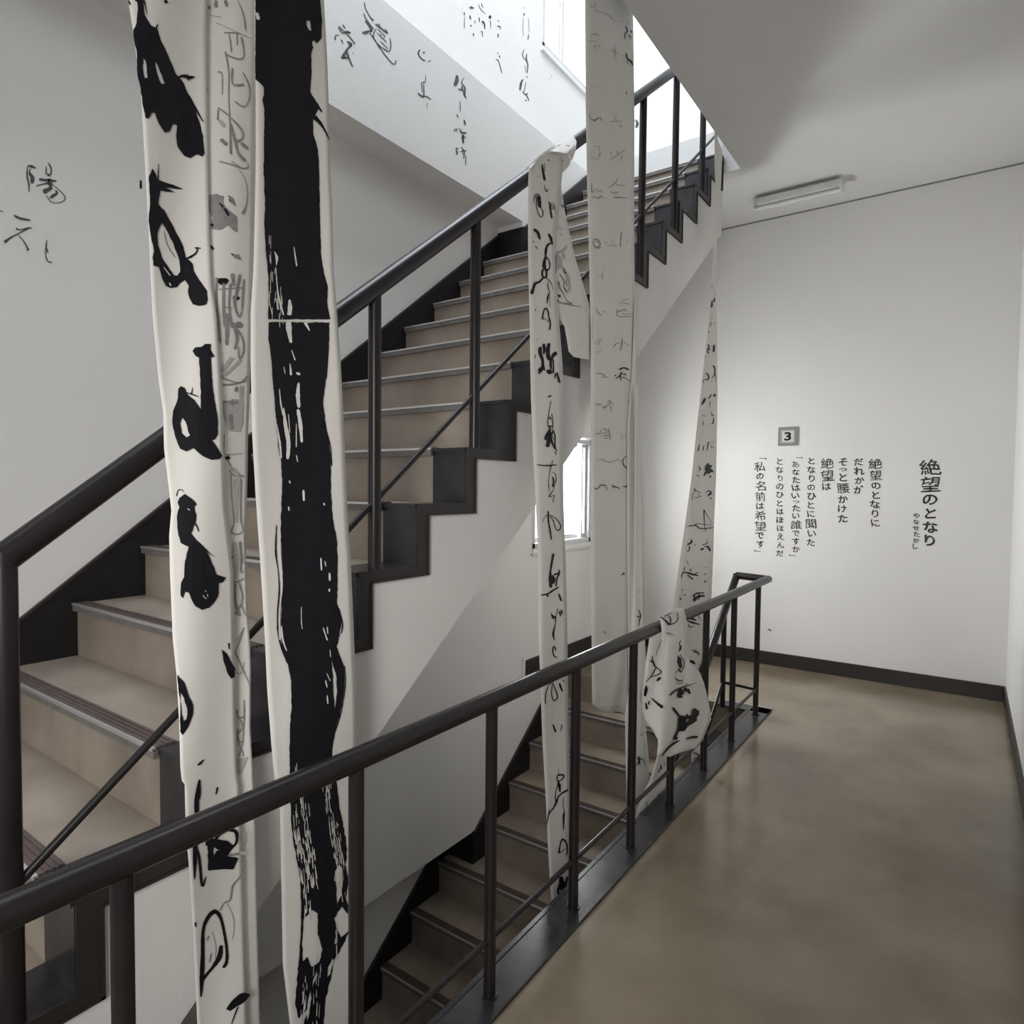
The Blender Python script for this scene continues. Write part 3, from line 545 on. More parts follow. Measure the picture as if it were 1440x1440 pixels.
sheet([(250, 778, 790), (262, 776, 789), (300, 776, 795), (360, 776, 808), (400, 778, 820), (427, 778, 828), (446, 786, 831), (459, 794, 831), (472, 796.5, 831), (494, 800, 831), (502, 807, 832), (506, 826, 833)], XC2, 'paper_strip', C_, nu=6, label='wider tail of the banner with a notch in its side')
def XK(x, y): return -1.352 + .075 * min(max((y - (235 - (x - 744) * .70)) / 16, 0), 1) ** .7
kn = MB(); ya, yb_ = 2.15, 2.33
kn.tube([(X2, y, 1.262 + SL * (y - .425) - .002) for y in [ya + (yb_ - ya) * i / 8 for i in range(9)]], .034, 18)
obj('rail_wrap', kn, M_PAPER, C_, 'paper wound round the handrail', smooth=True)
I = Ink(surfX(lambda x, y: XK(x, y)), off=0); I.at(725, 180, 7.58)
I.poly([(145,400),(230,320),(330,262),(480,180),(620,88),(650,150),(640,230),(600,340),(588,350),(580,310),(540,275),(460,257),(400,253),(330,268),(250,330),(190,400),(150,440)], mi=3, rough=0, grid=4)
lk = I.done('paper_loop', C_, 'loop of paper folded over the rail'); sm = lk.modifiers.new('t', 'SOLIDIFY'); sm.thickness = .0015
I = Ink(surfX(lambda x, y: -1.362), off=0); I.at(725, 180, 7.58)
I.poly([(335,264),(420,256),(500,265),(560,290),(588,330),(580,390),(540,440),(500,478),(488,560),(380,560),(340,420)], mi=3, rough=0)
lk = I.done('paper_loop', C_, 'shaded inner side of the loop'); sm = lk.modifiers.new('t', 'SOLIDIFY'); sm.thickness = .0015; sm.offset = 1
I = Ink(surfX(XC)); I.at(725, 180, 7.58)
for p, w, m_ in [([(285,385),(292,450),(312,560)],[10,16,20],0), ([(310,370),(312,470)],[5,4],0), ([(308,595),(318,655),(335,680),(350,640)],[3,6,8,3],0), ([(195,790),(205,730),(235,700),(262,720)],[4,10,6,8],0), ([(232,715),(222,800),(240,900),(272,950),(295,910),(270,830)],[8,7,6,7,7,5],0), ([(250,720),(255,790),(260,850)],[24,32,20],0),
    ([(358,780),(370,850),(388,965)],[8,14,14],0), ([(378,795),(398,870)],[5,8],0), ([(400,790),(425,880)],[6,6],0), ([(432,895),(436,905)],5,0), ([(190,1080),(235,1110),(262,1190)],[22,26,16],0), ([(178,1205),(202,1225)],6,0), ([(205,1255),(235,1285)],[6,9],0), ([(350,1125),(375,1170),(395,1245)],[14,24,10],0), ([(225,510),(265,525)],[4,4],1),
    ([(385,1225),(345,1245),(325,1300),(322,1370),(335,1400)],[10,18,22,14,10],0)]: I.stroke(p, w, m_)
I.stroke([(350,335),(356,350)], 14); I.stroke([(495,340),(502,352)], 10)
I.at(725, 340, 7.58)
for p, w, m_ in [([(325,150),(310,200),(305,260),(325,300),(360,290)],[14,24,30,20,10],0), ([(335,160),(362,210),(365,275),(330,320)],[8,9,9,10],0), ([(300,285),(285,320),(290,370),(325,380),(330,330),(320,290)],[14,18,14,18,16,14],0), ([(300,380),(250,430),(210,445),(185,510),(170,558)],[18,16,22,28,32],0), ([(335,390),(380,440),(405,520)],[10,6,3],0), ([(350,425),(345,480),(362,530),(345,590),(338,660)],[4,8,5,16,4],0), ([(365,560),(368,700)],[2,4],0),
    ([(285,825),(300,740),(325,708),(350,750),(355,800),(372,870),(362,940)],[14,10,14,12,10,12,14],0), ([(285,825),(320,820),(350,852),(370,800)],[12,4,5,4],0), ([(210,735),(215,720)],9,0), ([(226,695),(230,690)],7,0), ([(235,1036),(237,1044)],8,0),
    ([(265,1120),(262,1180),(290,1270),(285,1340),(250,1380)],[26,30,22,26,50],0), ([(300,1085),(305,1150),(300,1200)],[22,24,12],0), ([(360,1080),(345,1150),(350,1230),(370,1260)],[28,36,32,24],0), ([(440,1180),(400,1215),(375,1280),(380,1360)],[40,26,18,16],0), ([(400,1250),(405,1330),(400,1400)],[12,12,18],0), ([(285,1290),(305,1350)],[8,22],0), ([(345,1370),(385,1400)],[34,40],0), ([(205,1240),(218,1200)],[8,6],0)]: I.stroke(p, w, m_)
I.at(735, 500, 7.58)
for p, w, m_ in [([(180,160),(200,175)],[60,55],0), ([(215,110),(235,160)],[14,16],0), ([(350,190),(345,245)],[16,8],0), ([(365,180),(395,290)],[16,18],0), ([(260,155),(300,190)],[30,34],0), ([(270,440),(312,425)],[16,10],0), ([(305,480),(285,580),(270,680),(272,750),(300,780)],[5,6,7,8,18],0), ([(285,650),(300,680)],[10,18],0), ([(310,620),(322,700),(320,790)],[8,7,8],0), ([(275,750),(320,755)],[14,12],0),
    ([(300,780),(255,850),(245,890),(290,880),(325,800)],[20,24,18,16,14],0), ([(325,790),(345,860),(345,960),(365,1020)],[10,11,12,5],0), ([(290,800),(280,900),(262,975)],[26,34,30],0), ([(300,860),(315,930),(350,1000)],[14,16,10],0), ([(310,850),(335,900)],6,0), ([(345,1020),(362,1060)],[10,6],0), ([(362,1010),(374,1018)],8,0),
    ([(148,1162),(210,1170),(280,1172),(370,1164)],[5,9,14,5],0), ([(322,1118),(300,1200),(282,1290),(275,1380),(290,1440)],[6,6,4,4,3],0), ([(315,1245),(350,1260),(355,1340),(325,1385),(330,1330),(315,1290)],[4,5,6,6,14,10],0)]: I.stroke(p, w, m_)
I.at(740, 680, 7.58)
for p, w, m_ in [([(238,0),(250,80)],[6,3],0), ([(300,0),(290,70),(240,140),(305,125),(290,160),(288,198)],[8,4,10,6,6,10],0), ([(275,10),(290,40)],[12,8],0), ([(285,130),(250,140)],12,1), ([(235,290),(238,400),(255,500),(270,600)],[14,12,12,12],0), ([(178,412),(195,360),(240,335),(300,360),(350,410),(368,460),(345,500),(315,480),(290,400),(255,345)],[5,4,5,6,8,8,10,7,8,5],0), ([(275,370),(300,410)],[6,20],1),
    ([(292,745),(275,830),(262,920),(255,1000),(265,1110)],[22,18,14,26,22],0), ([(255,980),(290,1020),(275,1070)],[30,40,24],0), ([(350,915),(350,960),(330,1010),(318,1100)],[10,18,14,12],0), ([(290,975),(345,955)],[14,16],0), ([(350,1100),(300,1130),(230,1175),(150,1190)],[10,14,14,8],0), ([(220,1175),(235,1210)],[20,14],0), ([(345,1170),(360,1210),(375,1255)],[8,18,14],0),
    ([(268,1395),(310,1435)],[8,22],0), ([(340,1325),(315,1430)],[3,7],0), ([(352,1360),(368,1418)],[12,10],0), ([(372,1345),(382,1395)],[10,8],0)]: I.stroke(p, w, m_)
I.at(700, 800, 6.0)
for p, w, m_ in [([(450,370),(470,420),(490,400),(485,470),(468,550),(482,605)],[5,12,8,6,14,4],0), ([(505,335),(495,390)],[3,6],0), ([(522,355),(530,388)],8,0), ([(540,345),(545,382)],7,0), ([(470,650),(465,700),(480,740),(505,745)],[10,8,8,4],0), ([(480,650),(490,690)],8,0),
    ([(402,1140),(405,1060),(430,985),(460,960),(480,1000),(505,1080),(475,1112),(455,1060),(460,970)],[6,6,5,6,6,8,7,6,5],0), ([(520,965),(545,1035)],[14,10],0), ([(548,930),(560,960)],[8,6],0), ([(465,1310),(490,1378)],[8,14],0), ([(530,1310),(542,1330),(528,1372)],[3,8,3],0)]: I.stroke(p, w, m_)
I.at(740, 1080, 6.545)
for p, w, m_ in [([(300,0),(298,55)],[2,3],0), ([(285,65),(345,65),(335,100),(290,120),(285,65)],[12,12,8,8,10],0), ([(290,120),(305,160),(310,220)],[10,22,12],0), ([(290,150),(270,240),(275,330)],[6,5,10],0), ([(390,200),(340,225),(300,260),(275,320),(250,370),(210,420),(190,520)],[12,12,10,14,10,10,4],0), ([(345,265),(340,340),(352,400),(345,440),(345,575)],[3,4,5,16,4],0), ([(212,370),(205,430)],[3,6],0),
    ([(300,785),(315,700),(335,655),(370,690),(378,760),(368,815)],[14,8,14,12,10,5],0), ([(305,785),(360,740)],[8,4],0), ([(365,580),(372,640)],[3,3],0), ([(325,1000),(320,1060),(310,1120)],[34,30,40],0), ([(350,1040),(335,1120),(320,1200)],[14,24,40],0), ([(378,1000),(362,1090),(350,1160)],[18,14,18],0), ([(290,1100),(300,1170),(330,1240)],[12,20,14],0), ([(300,1250),(315,1220)],10,0)]: I.stroke(p, w, m_)
I.done('brush_character', C_, 'cursive black brush characters')
I = Ink(surfX(XC2)); I.at(725, 340, 7.58)
for p, w, m_ in [([(540,40),(520,90)],[14,30],2), ([(440,130),(470,200),(450,290)],[30,60,50],2), ([(510,120),(525,180)],[30,20],2), ([(430,150),(430,340)],8,1), ([(455,420),(480,500),(520,560)],[20,14,10],1), ([(500,260),(560,380),(580,480),(560,545)],[14,26,20,14],2), ([(470,340),(520,420),(510,480)],[10,12,8],1), ([(540,400),(545,480)],[6,8],1), ([(515,290),(535,340)],[10,26],0), ([(510,470),(550,540)],[5,10],0), ([(510,560),(560,640),(610,660)],[6,8,10],1),
    ([(450,570),(482,585)],[18,22],0), ([(450,620),(458,640)],14,0), ([(455,645),(540,660),(620,680),(710,692)],[12,16,8,4],1), ([(560,640),(610,662)],6,0), ([(640,910),(660,920)],5,2), ([(665,1095),(685,1105)],8,2)]: I.stroke(p, w, m_)
I.at(725, 180, 7.58)
for p, w, m_ in [([(490,815),(520,850)],[26,14],1), ([(450,1065),(520,1080)],[12,4],2), ([(470,1125),(495,1145)],[10,6],1), ([(545,1250),(520,1300),(440,1330)],[20,26,20],2)]: I.stroke(p, w, m_)
I.done('brush_character', C_, 'grey blotted characters')
I = Ink(surfX(lambda x, y: XK(x, y)), off=.003); I.at(725, 180, 7.58)
I.stroke([(440,186),(510,180),(580,192)], [4,7,5]); I.done('brush_character', C_)
# ------------------------------------------------------------------ banner D : wide, pale characters
D = thing('paper_banner', 'wide pale paper banner with faint grey characters hanging between the two railings', 'banner')
def XD(x, y): return -1.362 + .004 * math.sin((x - 823) / 11.0) + .003 * math.sin(y / 70.0)
def XD2(x, y): return -1.335 + .006 * math.sin(x / 5.0 + y * .01) + .05 * min(max((y - 800) / 200, 0), 1)
def XD3(x, y): return XD(x, y) + .006
sheet([(-420, 815, 884), (-100, 820, 888), (0, 823, 890), (150, 824, 892), (260, 826, 892), (340, 828, 892), (470, 831, 893), (700, 831, 894), (880, 832, 893), (990, 833, 892), (1003, 850, 890)], XD, 'paper_strip', D, nu=10)
sheet([(420, 892.6, 893.4), (520, 889, 895), (600, 882.5, 896.5), (700, 882, 897), (860, 883, 895), (960, 884, 894), (1005, 884, 893)], XD3, 'paper_strip', D, nu=4, label='narrow fold along the right edge')
sheet([(540, 893.5, 896.5), (560, 893, 898), (700, 893, 904), (870, 892, 906), (950, 888, 909), (1005, 879, 906), (1060, 880, 912), (1105, 881, 913), (1190, 882, 914)], XD2, 'paper_strip', D, nu=5, label='loose narrow tail reaching the floor edge')
I = Ink(surfX(XD)); I.at(725, 180, 7.58)
for p, w, m_ in [([(815,590),(815,690),(840,665),(880,650)],[5,7,5,5],1), ([(870,690),(910,660),(915,690)],5,1), ([(810,740),(850,735),(890,750),(905,720),(940,750)],[5,6,8,6,8],1), ([(1095,530),(1060,590),(990,640)],[4,7,5],1), ([(1060,590),(1110,610),(1175,605)],5,1), ([(1000,680),(1060,690),(1100,680)],[6,16,6],2), ([(1050,740),(1120,740),(1210,745)],[14,8,3],1),
    ([(830,195),(890,195),(900,260),(880,310),(820,310),(790,280)],[3,5,5,4,3,3],2), ([(890,300),(915,270)],[8,5],1), ([(1010,240),(1030,290)],[6,8],2), ([(1170,230),(1100,280),(1010,340)],[5,5,4],1), ([(1140,290),(1130,350)],[12,6],2), ([(1080,240),(1090,280)],5,1),
    ([(1135,1110),(1122,1180),(1118,1270)],[10,6,5],1), ([(830,1180),(880,1190),(905,1240),(860,1270),(825,1220),(850,1190)],[6,8,7,10,8,6],1), ([(860,1200),(890,1230)],[10,12],2), ([(850,1280),(910,1275)],[8,10],1), ([(940,1215),(1000,1220)],[8,4],2), ([(960,1245),(1080,1255)],[8,5],2), ([(1020,1200),(1060,1240)],6,2), ([(1190,1180),(1200,1240)],[4,5],2),
    ([(790,330),(900,335)],4,2)]: I.stroke(p, w, m_)
I.at(720, 0, 8.0)
for p, w, m_ in [([(870,70),(930,75),(940,20),(935,110),(1050,150),(1110,190),(1140,235)],[8,8,8,6,6,8,5],2), ([(1140,235),(1270,245)],4,2), ([(880,400),(930,380),(985,400)],[8,12,8],2), ([(850,460),(960,465)],[6,6],2), ([(940,500),(935,560)],[10,8],2), ([(960,500),(1000,540)],8,2), ([(1120,560),(1200,600)],[8,6],2), ([(1160,520),(1160,650)],6,2), ([(880,970),(980,978)],4,2), ([(870,1270),(880,1320),(900,1345),(940,1350)],[6,7,7,8],1), ([(920,1365),(990,1320),(1010,1360)],[18,10,8],1), ([(1130,1295),(1190,1290)],5,2), ([(1110,1370),(1240,1360)],[10,6],2), ([(1160,1310),(1170,1360)],8,2), ([(1210,1410),(1235,1425)],8,1)]: I.stroke(p, w, m_)
for p, w, m_ in [([(1275,290),(1300,350),(1270,380),(1275,440)],[10,10,8,7],0), ([(1300,240),(1305,290)],4,1), ([(1340,340),(1350,370)],10,0), ([(1310,390),(1340,420)],8,0), ([(1325,455),(1335,430)],8,1), ([(1285,590),(1300,660),(1340,690),(1360,740)],[8,12,14,6],0), ([(1305,680),(1300,720)],[10,5],0), ([(1262,620),(1260,650)],8,1), ([(1280,1020),(1292,1060)],[4,12],0)]: I.stroke(p, w, m_)
I.at(725, 340, 7.58)
for p, w, m_ in [([(937,295),(940,305)],10,1), ([(925,330),(930,400)],[5,6],1), ([(870,370),(925,380)],4,2), ([(1200,605),(1150,630),(1100,665)],[6,5,4],1), ([(1140,655),(1220,660)],5,1), ([(1090,745),(1120,740),(1160,720),(1190,745)],[6,7,8,6],1), ([(1090,720),(1085,780),(1130,800),(1230,795)],[6,6,7,6],1), ([(1130,770),(1235,770)],5,1), ([(865,710),(880,750),(925,785)],[5,6,7],1), ([(925,745),(960,750)],[10,5],1),
    ([(925,1030),(880,1055),(835,1090)],[5,5,4],1), ([(905,1050),(880,1110)],6,1), ([(850,1175),(920,1172)],5,1), ([(1140,1030),(1135,1100),(1115,1165)],[8,8,6],1), ([(1040,1130),(1080,1080),(1120,1080)],[5,7,5],1), ([(1150,1065),(1210,1110)],[5,8],1), ([(870,1400),(920,1405),(940,1430)],4,1), ([(820,780),(820,1050)],3,2)]: I.stroke(p, w, m_)
I.at(735, 500, 7.58)
for p, w, m_ in [([(1030,150),(1080,130),(1135,155)],[16,12,14],0), ([(980,210),(995,218)],14,0), ([(1060,170),(1030,220),(990,245)],[10,8,8],0), ([(1050,200),(1090,195),(1100,215)],8,0), ([(1045,205),(1048,265)],[8,10],0), ([(1060,230),(1100,240),(1148,278)],[8,5,5],0), ([(1010,235),(1040,225)],7,0), ([(785,190),(850,195),(895,230)],[4,6,6],1), ([(830,230),(920,232)],5,1),
    ([(770,515),(830,518)],[5,8],1), ([(800,530),(850,520)],5,1), ([(850,540),(870,560),(885,535)],[8,12,7],1), ([(900,500),(930,480),(935,510),(900,530),(890,560)],[8,8,7,7,8],1), ([(920,540),(950,560),(935,600)],[8,7,5],1), ([(950,505),(960,525)],8,1), ([(1120,480),(1130,495)],8,1), ([(1125,515),(1155,517)],5,1),
    ([(765,840),(810,830),(830,850)],[6,9,6],1), ([(850,780),(880,785),(900,810)],[7,8,8],1), ([(915,775),(925,830),(940,895)],[8,8,7],1), ([(830,790),(840,830),(900,820)],6,1), ([(850,860),(910,850)],[8,7],1), ([(870,885),(915,880)],7,1), ([(1000,820),(1060,850),(1105,875)],4,2), ([(1060,860),(1055,905)],5,2),
    ([(790,1125),(850,1105),(880,1125),(940,1135),(1000,1115),(1040,1095)],[3,5,6,5,5,4],1), ([(1115,1070),(1075,1100),(1070,1150),(1100,1195),(1130,1190),(1150,1165)],[4,6,7,7,7,8],0), ([(1030,1130),(1060,1120)],5,1),
    ([(760,1405),(785,1425),(820,1400),(830,1380),(890,1385)],[6,7,6,7,10],0), ([(890,1390),(905,1440)],[12,5],1), ([(950,1385),(1000,1400),(1040,1420)],[10,7,6],0), ([(950,1405),(990,1410)],5,0), ([(1065,1395),(1100,1395),(1130,1370),(1122,1330)],[5,8,9,5],0), ([(1100,1400),(1145,1415)],[6,8],0)]: I.stroke(p, w, m_)
I.at(740, 680, 7.58)
for p, w, m_ in [([(1070,80),(1090,110),(1118,145)],[6,14,8],1), ([(1010,975),(1040,965)],[8,12],0), ([(1040,945),(1040,975)],12,0), ([(1075,985),(1130,970)],4,1)]: I.stroke(p, w, m_)
I.at(700, 800, 6.0); I.stroke([(895,528),(912,540)], [14,12], 1); I.stroke([(985,1208),(1030,1215),(1068,1225)], [3,6,3], 0)
I.done('brush_character', D, 'faint grey brush characters')
I = Ink(surfX(XD2)); I.at(860, 780, 6.0)
for p, w, m_ in [([(225,460),(245,510),(235,560),(232,600)],[4,8,6,4],0), ([(215,520),(235,525)],10,0), ([(240,300),(225,330)],4,1)]: I.stroke(p, w, m_)
I.at(870, 980, 7.2)
for p, w, m_ in [([(240,360),(235,390),(215,400)],[6,5,3],1), ([(190,600),(205,640),(240,625),(270,690)],[8,10,7,5],0), ([(185,690),(210,650),(215,600)],[5,12,5],0), ([(215,640),(215,690)],[8,5],0), ([(248,555),(252,560)],6,0), ([(215,1150),(225,1200),(215,1220)],4,1), ([(190,1240),(240,1235)],[5,8],0), ([(200,1270),(215,1275)],[8,8],0)]: I.stroke(p, w, m_)
I.done('brush_character', D, 'small black characters')
# ------------------------------------------------------------------ banner E : narrow twisted banner reaching down to the corridor handrail
E_ = thing('paper_banner', 'narrow twisted paper banner draped over the corridor handrail and bunched below it', 'banner')
def XE1(x, y): return -1.318 + .05 * min(max((y - 300) / 600, 0), 1) + .3 * min(max((y - 180) / 260, 0), 1) * 0 + .004 * math.sin(x / 6.0)
def XE2(x, y): return -.992 - .09 * min(abs(x - 946) / 48, 1.2) ** 2 * (1 if x < 946 else .12) + .007 * math.sin(x / 5.5 + y * .02)
sheet([(-60, 1001, 1005), (120, 1003, 1007), (196, 1005, 1009), (212, 1005, 1016), (260, 1006, 1014), (300, 1004, 1011), (350, 1004, 1008), (400, 1000, 1007), (435, 998, 1008), (500, 991, 1009), (545, 986, 1009), (600, 980, 1008.5), (675, 972, 1007), (740, 963, 1004), (780, 957, 1003), (850, 947, 1000), (870, 940, 994), (900, 935, 992), (955, 930, 990)], XE1, 'paper_strip', E_, nu=6)
sheet([(889, 914, 940), (896, 913, 960), (907, 912, 968), (931, 908, 970), (945, 906, 984), (951, 905, 986), (960, 902, 990), (980, 899.5, 995), (1001, 903, 999), (1012, 907, 1000), (1026, 917, 994), (1040, 925, 988.5), (1052, 925.5, 979), (1058, 925.5, 958), (1064, 923.5, 943)], XE2, 'paper_bunch', E_, nu=16, dv=6, label='bunched lower part billowing over the handrail')
def XE3(x, y): return -.9965 + .002 * math.sin(x / 5.0)
sheet([(855, 953, 961), (860, 940, 963), (866, 930, 964), (872, 929, 965), (885, 930.5, 966), (920, 931, 966), (950, 931, 966), (962, 932, 965)], XE3, 'paper_strip', E_, nu=6, label='strip laid over the handrail')
def XE4(x, y): return -1.115 + .006 * math.sin(x / 6.0)
sheet([(1050, 925, 943), (1064, 924, 943), (1077, 921, 942), (1100, 913, 940), (1117, 904, 940), (1150, 893, 940), (1180, 893, 940)], XE4, 'paper_strip', E_, nu=6)
sheet([(1040, 970, 990), (1056, 972, 990), (1070, 973, 989), (1083, 973, 989), (1120, 973, 989)], XE4, 'paper_strip', E_, nu=3)
I = Ink(surfX(XE1)); I.at(860, 400, 7.2)
for p, w, m_ in [([(1022,0),(1012,35)],[6,4],0), ([(1050,100),(1055,108)],8,0), ([(1045,135),(1035,185)],[14,10],0), ([(1020,160),(1012,235)],[8,16],0), ([(1005,190),(1030,210)],8,0), ([(1010,330),(1016,340)],7,0), ([(1010,380),(998,430)],[6,5],0), ([(1050,385),(1030,400)],5,0), ([(985,470),(985,490)],8,0),
    ([(970,610),(990,625),(968,680)],[10,12,10],0), ([(965,655),(1005,660)],8,0), ([(985,680),(975,700)],10,0), ([(1040,610),(1035,685)],[16,18],0), ([(950,725),(955,735)],7,0), ([(1030,820),(1048,860),(1040,920),(1012,950)],[16,8,7,5],0), ([(1055,900),(1058,985)],[4,3],0), ([(958,890),(985,930),(975,965),(945,960)],[8,10,12,8],0), ([(940,960),(925,1000)],6,0), ([(1015,975),(1018,985)],7,0),
    ([(1030,1125),(1055,1120)],[22,26],0), ([(1000,1105),(1005,1130),(975,1160)],[6,8,8],0), ([(950,1150),(925,1200),(910,1220)],[18,16,6],0), ([(930,1165),(950,1190)],[12,10],0), ([(998,1180),(996,1235)],4,0), ([(1010,1290),(1020,1330),(1040,1320)],[6,7,4],0), ([(915,1325),(960,1335)],4,0), ([(1035,1350),(1030,1400),(1005,1415)],[10,9,5],0), ([(930,1380),(925,1430)],5,0)]: I.stroke(p, w, m_)
I.at(880, 600, 8.0)
for p, w, m_ in [([(830,200),(815,275)],[7,10],0), ([(880,210),(868,270)],[8,6],0), ([(930,170),(915,270)],[12,5],0), ([(940,180),(1000,160)],4,1), ([(955,200),(970,240),(1000,230)],[5,6,4],0), ([(822,440),(840,480),(820,500)],[6,8,5],0), ([(790,545),(835,555)],[6,6],0), ([(930,410),(920,470),(950,520)],[14,50,60],0), ([(900,510),(880,555)],[20,12],0), ([(960,480),(985,515)],[30,12],0), ([(950,550),(952,575)],[20,6],0), ([(935,440),(970,450)],30,0),
    ([(768,690),(790,720),(850,745)],[8,6,4],0), ([(790,710),(750,760),(745,830)],[5,4,5],0), ([(760,790),(800,800),(860,775)],4,0), ([(820,750),(825,800)],4,0), ([(900,740),(940,720),(965,745)],[5,10,14],0), ([(965,745),(920,780)],[24,10],0), ([(950,790),(965,815)],[8,10],0), ([(985,755),(990,765)],8,1),
    ([(690,1122),(790,1110),(815,1135),(860,1148),(990,1135)],[8,8,10,8,7],0), ([(780,1120),(800,1092),(970,1108)],[12,6,4],0), ([(880,930),(885,1050),(890,1120),(905,1175)],[9,6,5,6],0), ([(880,935),(930,1020),(975,1090)],[6,4,4],0),
    ([(735,1270),(740,1300),(690,1330)],[14,20,12],0), ([(720,1340),(710,1395),(685,1400)],[12,8,10],0), ([(780,1325),(785,1335)],12,0), ([(915,1275),(920,1310),(860,1330)],[5,6,8],0), ([(840,1385),(880,1370)],[16,16],0), ([(920,1340),(955,1400)],[14,20],0), ([(880,1350),(930,1345)],8,0)]: I.stroke(p, w, m_)
I.at(860, 780, 6.0)
for p, w, m_ in [([(630,50),(650,85)],[3,5],0), ([(590,195),(600,155),(630,150),(680,165),(735,178)],[6,8,8,12,6],0), ([(620,100),(610,140)],5,0), ([(660,120),(672,135)],8,0), ([(640,170),(690,210)],[6,10],0), ([(700,165),(730,150)],6,0), ([(795,105),(798,110)],8,0), ([(780,170),(800,160)],5,0), ([(780,235),(798,220)],[6,14],0), ([(592,296),(605,298)],6,0), ([(612,345),(625,335)],[6,12],0), ([(575,378),(588,368)],[6,16],0),
    ([(680,355),(720,325),(785,325)],[8,10,7],0), ([(685,380),(740,350),(790,350)],[10,16,10],0), ([(690,395),(720,370)],[10,14],0), ([(740,330),(735,380)],[12,10],0), ([(700,330),(700,390)],8,0)]: I.stroke(p, w, m_)
I.at(870, 840, 9.0)
for p, w, m_ in [([(985,185),(1010,240),(1045,295)],[6,6,8],0), ([(860,265),(930,270),(990,295)],[16,24,8],0), ([(870,300),(940,320),(1030,345)],[14,22,8],0), ([(880,340),(905,380),(950,365)],[14,10,8],0), ([(1045,295),(1020,265)],4,0), ([(945,660),(965,690),(1000,690),(1018,735)],[8,14,10,14],0), ([(985,650),(970,690)],5,0), ([(890,805),(930,812),(970,845)],[6,30,24],0)]: I.stroke(p, w, m_)
I.done('brush_character', E_, 'small black brush characters')
I = Ink(surfX(XE3)); I.at(870, 840, 9.0)
for p, w, m_ in [([(520,240),(600,300),(640,345),(660,290),(640,240)],[6,18,14,12,8],0), ([(560,225),(640,235),(665,290)],[6,6,7],0), ([(540,250),(610,250)],5,0), ([(600,220),(680,195)],[6,5],0), ([(740,185),(755,260),(720,320),(640,345)],[6,7,7,12],0), ([(615,330),(650,345)],24,0),
    ([(710,495),(722,560)],[10,10],0), ([(785,520),(745,580),(690,630)],[10,50,30],0), ([(735,600),(740,690)],[110,60],0), ([(720,740),(760,790),(790,900)],[30,54,22],0), ([(775,720),(830,820),(825,880),(790,950)],[8,7,7,10],0), ([(650,880),(660,865)],6,0), ([(685,860),(700,840)],6,0), ([(760,900),(785,950)],[10,24],0), ([(760,900),(720,960),(715,1020),(750,1050),(805,1055)],[6,9,10,10,8],0)]: I.stroke(p, w, m_)
I.done('brush_character', E_, 'black strokes on the draped strip')
I = Ink(surfX(XE2), off=.007); I.at(870, 840, 9.0)
for p, w, m_ in [([(545,530),(495,650),(470,750)],[8,10,5],1), ([(425,740),(430,800),(460,870)],[6,14,18],0), ([(400,800),(440,830)],[18,14],0), ([(440,860),(520,920),(545,950)],[14,10,14],0), ([(470,890),(410,1000),(345,1070)],[12,10,7],0), ([(545,950),(480,985),(400,1010)],[14,8,8],0), ([(540,1015),(510,1030),(480,1060)],[10,30,18],0), ([(350,1115),(345,1180),(330,1255)],[12,36,22],0), ([(385,1310),(382,1360)],[10,10],0), ([(348,1335),(352,1420)],[12,18],0), ([(410,1275),(470,1330),(555,1395)],[8,14,34],0),
    ([(650,1240),(720,1180),(800,1140),(890,1115),(980,1080)],[18,16,12,8,4],0), ([(860,1130),(850,1095),(880,1100)],8,0), ([(760,1270),(790,1180),(800,1240)],[30,60,30],0), ([(840,1140),(850,1190)],[40,50],0), ([(870,1160),(905,1225)],[40,20],0), ([(900,1110),(920,1150)],4,0)]: I.stroke(p, w, m_)
I.at(870, 980, 7.2)
I.poly([(540,105),(560,105),(620,185),(670,195),(695,170),(720,195),(745,175),(740,135),(770,112),(815,140),(815,180),(790,205),(795,240),(760,265),(700,300),(670,345),(610,350),(590,400),(555,445),(550,420),(590,340),(600,290),(600,230),(605,200),(555,140)], [[(680,240),(700,215),(712,235),(690,262)]], rough=.3, grid=8)
for p, w, m_ in [([(275,60),(285,125)],[14,22],0), ([(305,40),(305,80)],[12,12],0), ([(330,15),(390,60),(445,110)],[8,12,26],0), ([(600,0),(650,0)],16,0), ([(435,598),(500,520),(560,470),(620,440)],[8,16,20,6],0), ([(570,430),(600,410)],[30,14],0), ([(680,428),(740,410),(805,405)],[5,20,16],0), ([(430,690),(425,740)],[14,14],0), ([(408,730),(405,770)],[8,12],0), ([(460,650),(465,700)],5,0), ([(370,740),(365,850)],5,1), ([(395,760),(385,820)],6,1)]: I.stroke(p, w, m_)
I.done('brush_character', E_, 'bold black strokes on the bunched paper')
I = Ink(surfX(XE4)); I.at(870, 980, 7.2)
for p, w, m_ in [([(410,985),(400,1030),(390,1070)],[10,26,16],0), ([(362,1035),(345,1090),(325,1140)],[12,30,18],0), ([(290,1050),(280,1110)],[14,20],2), ([(750,575),(790,570),(820,600),(845,580)],[5,8,10,6],0), ([(770,605),(760,640)],[6,6],0), ([(765,660),(772,665)],16,0), ([(840,510),(850,520)],10,0)]: I.stroke(p, w, m_)
I.done('brush_character', E_)

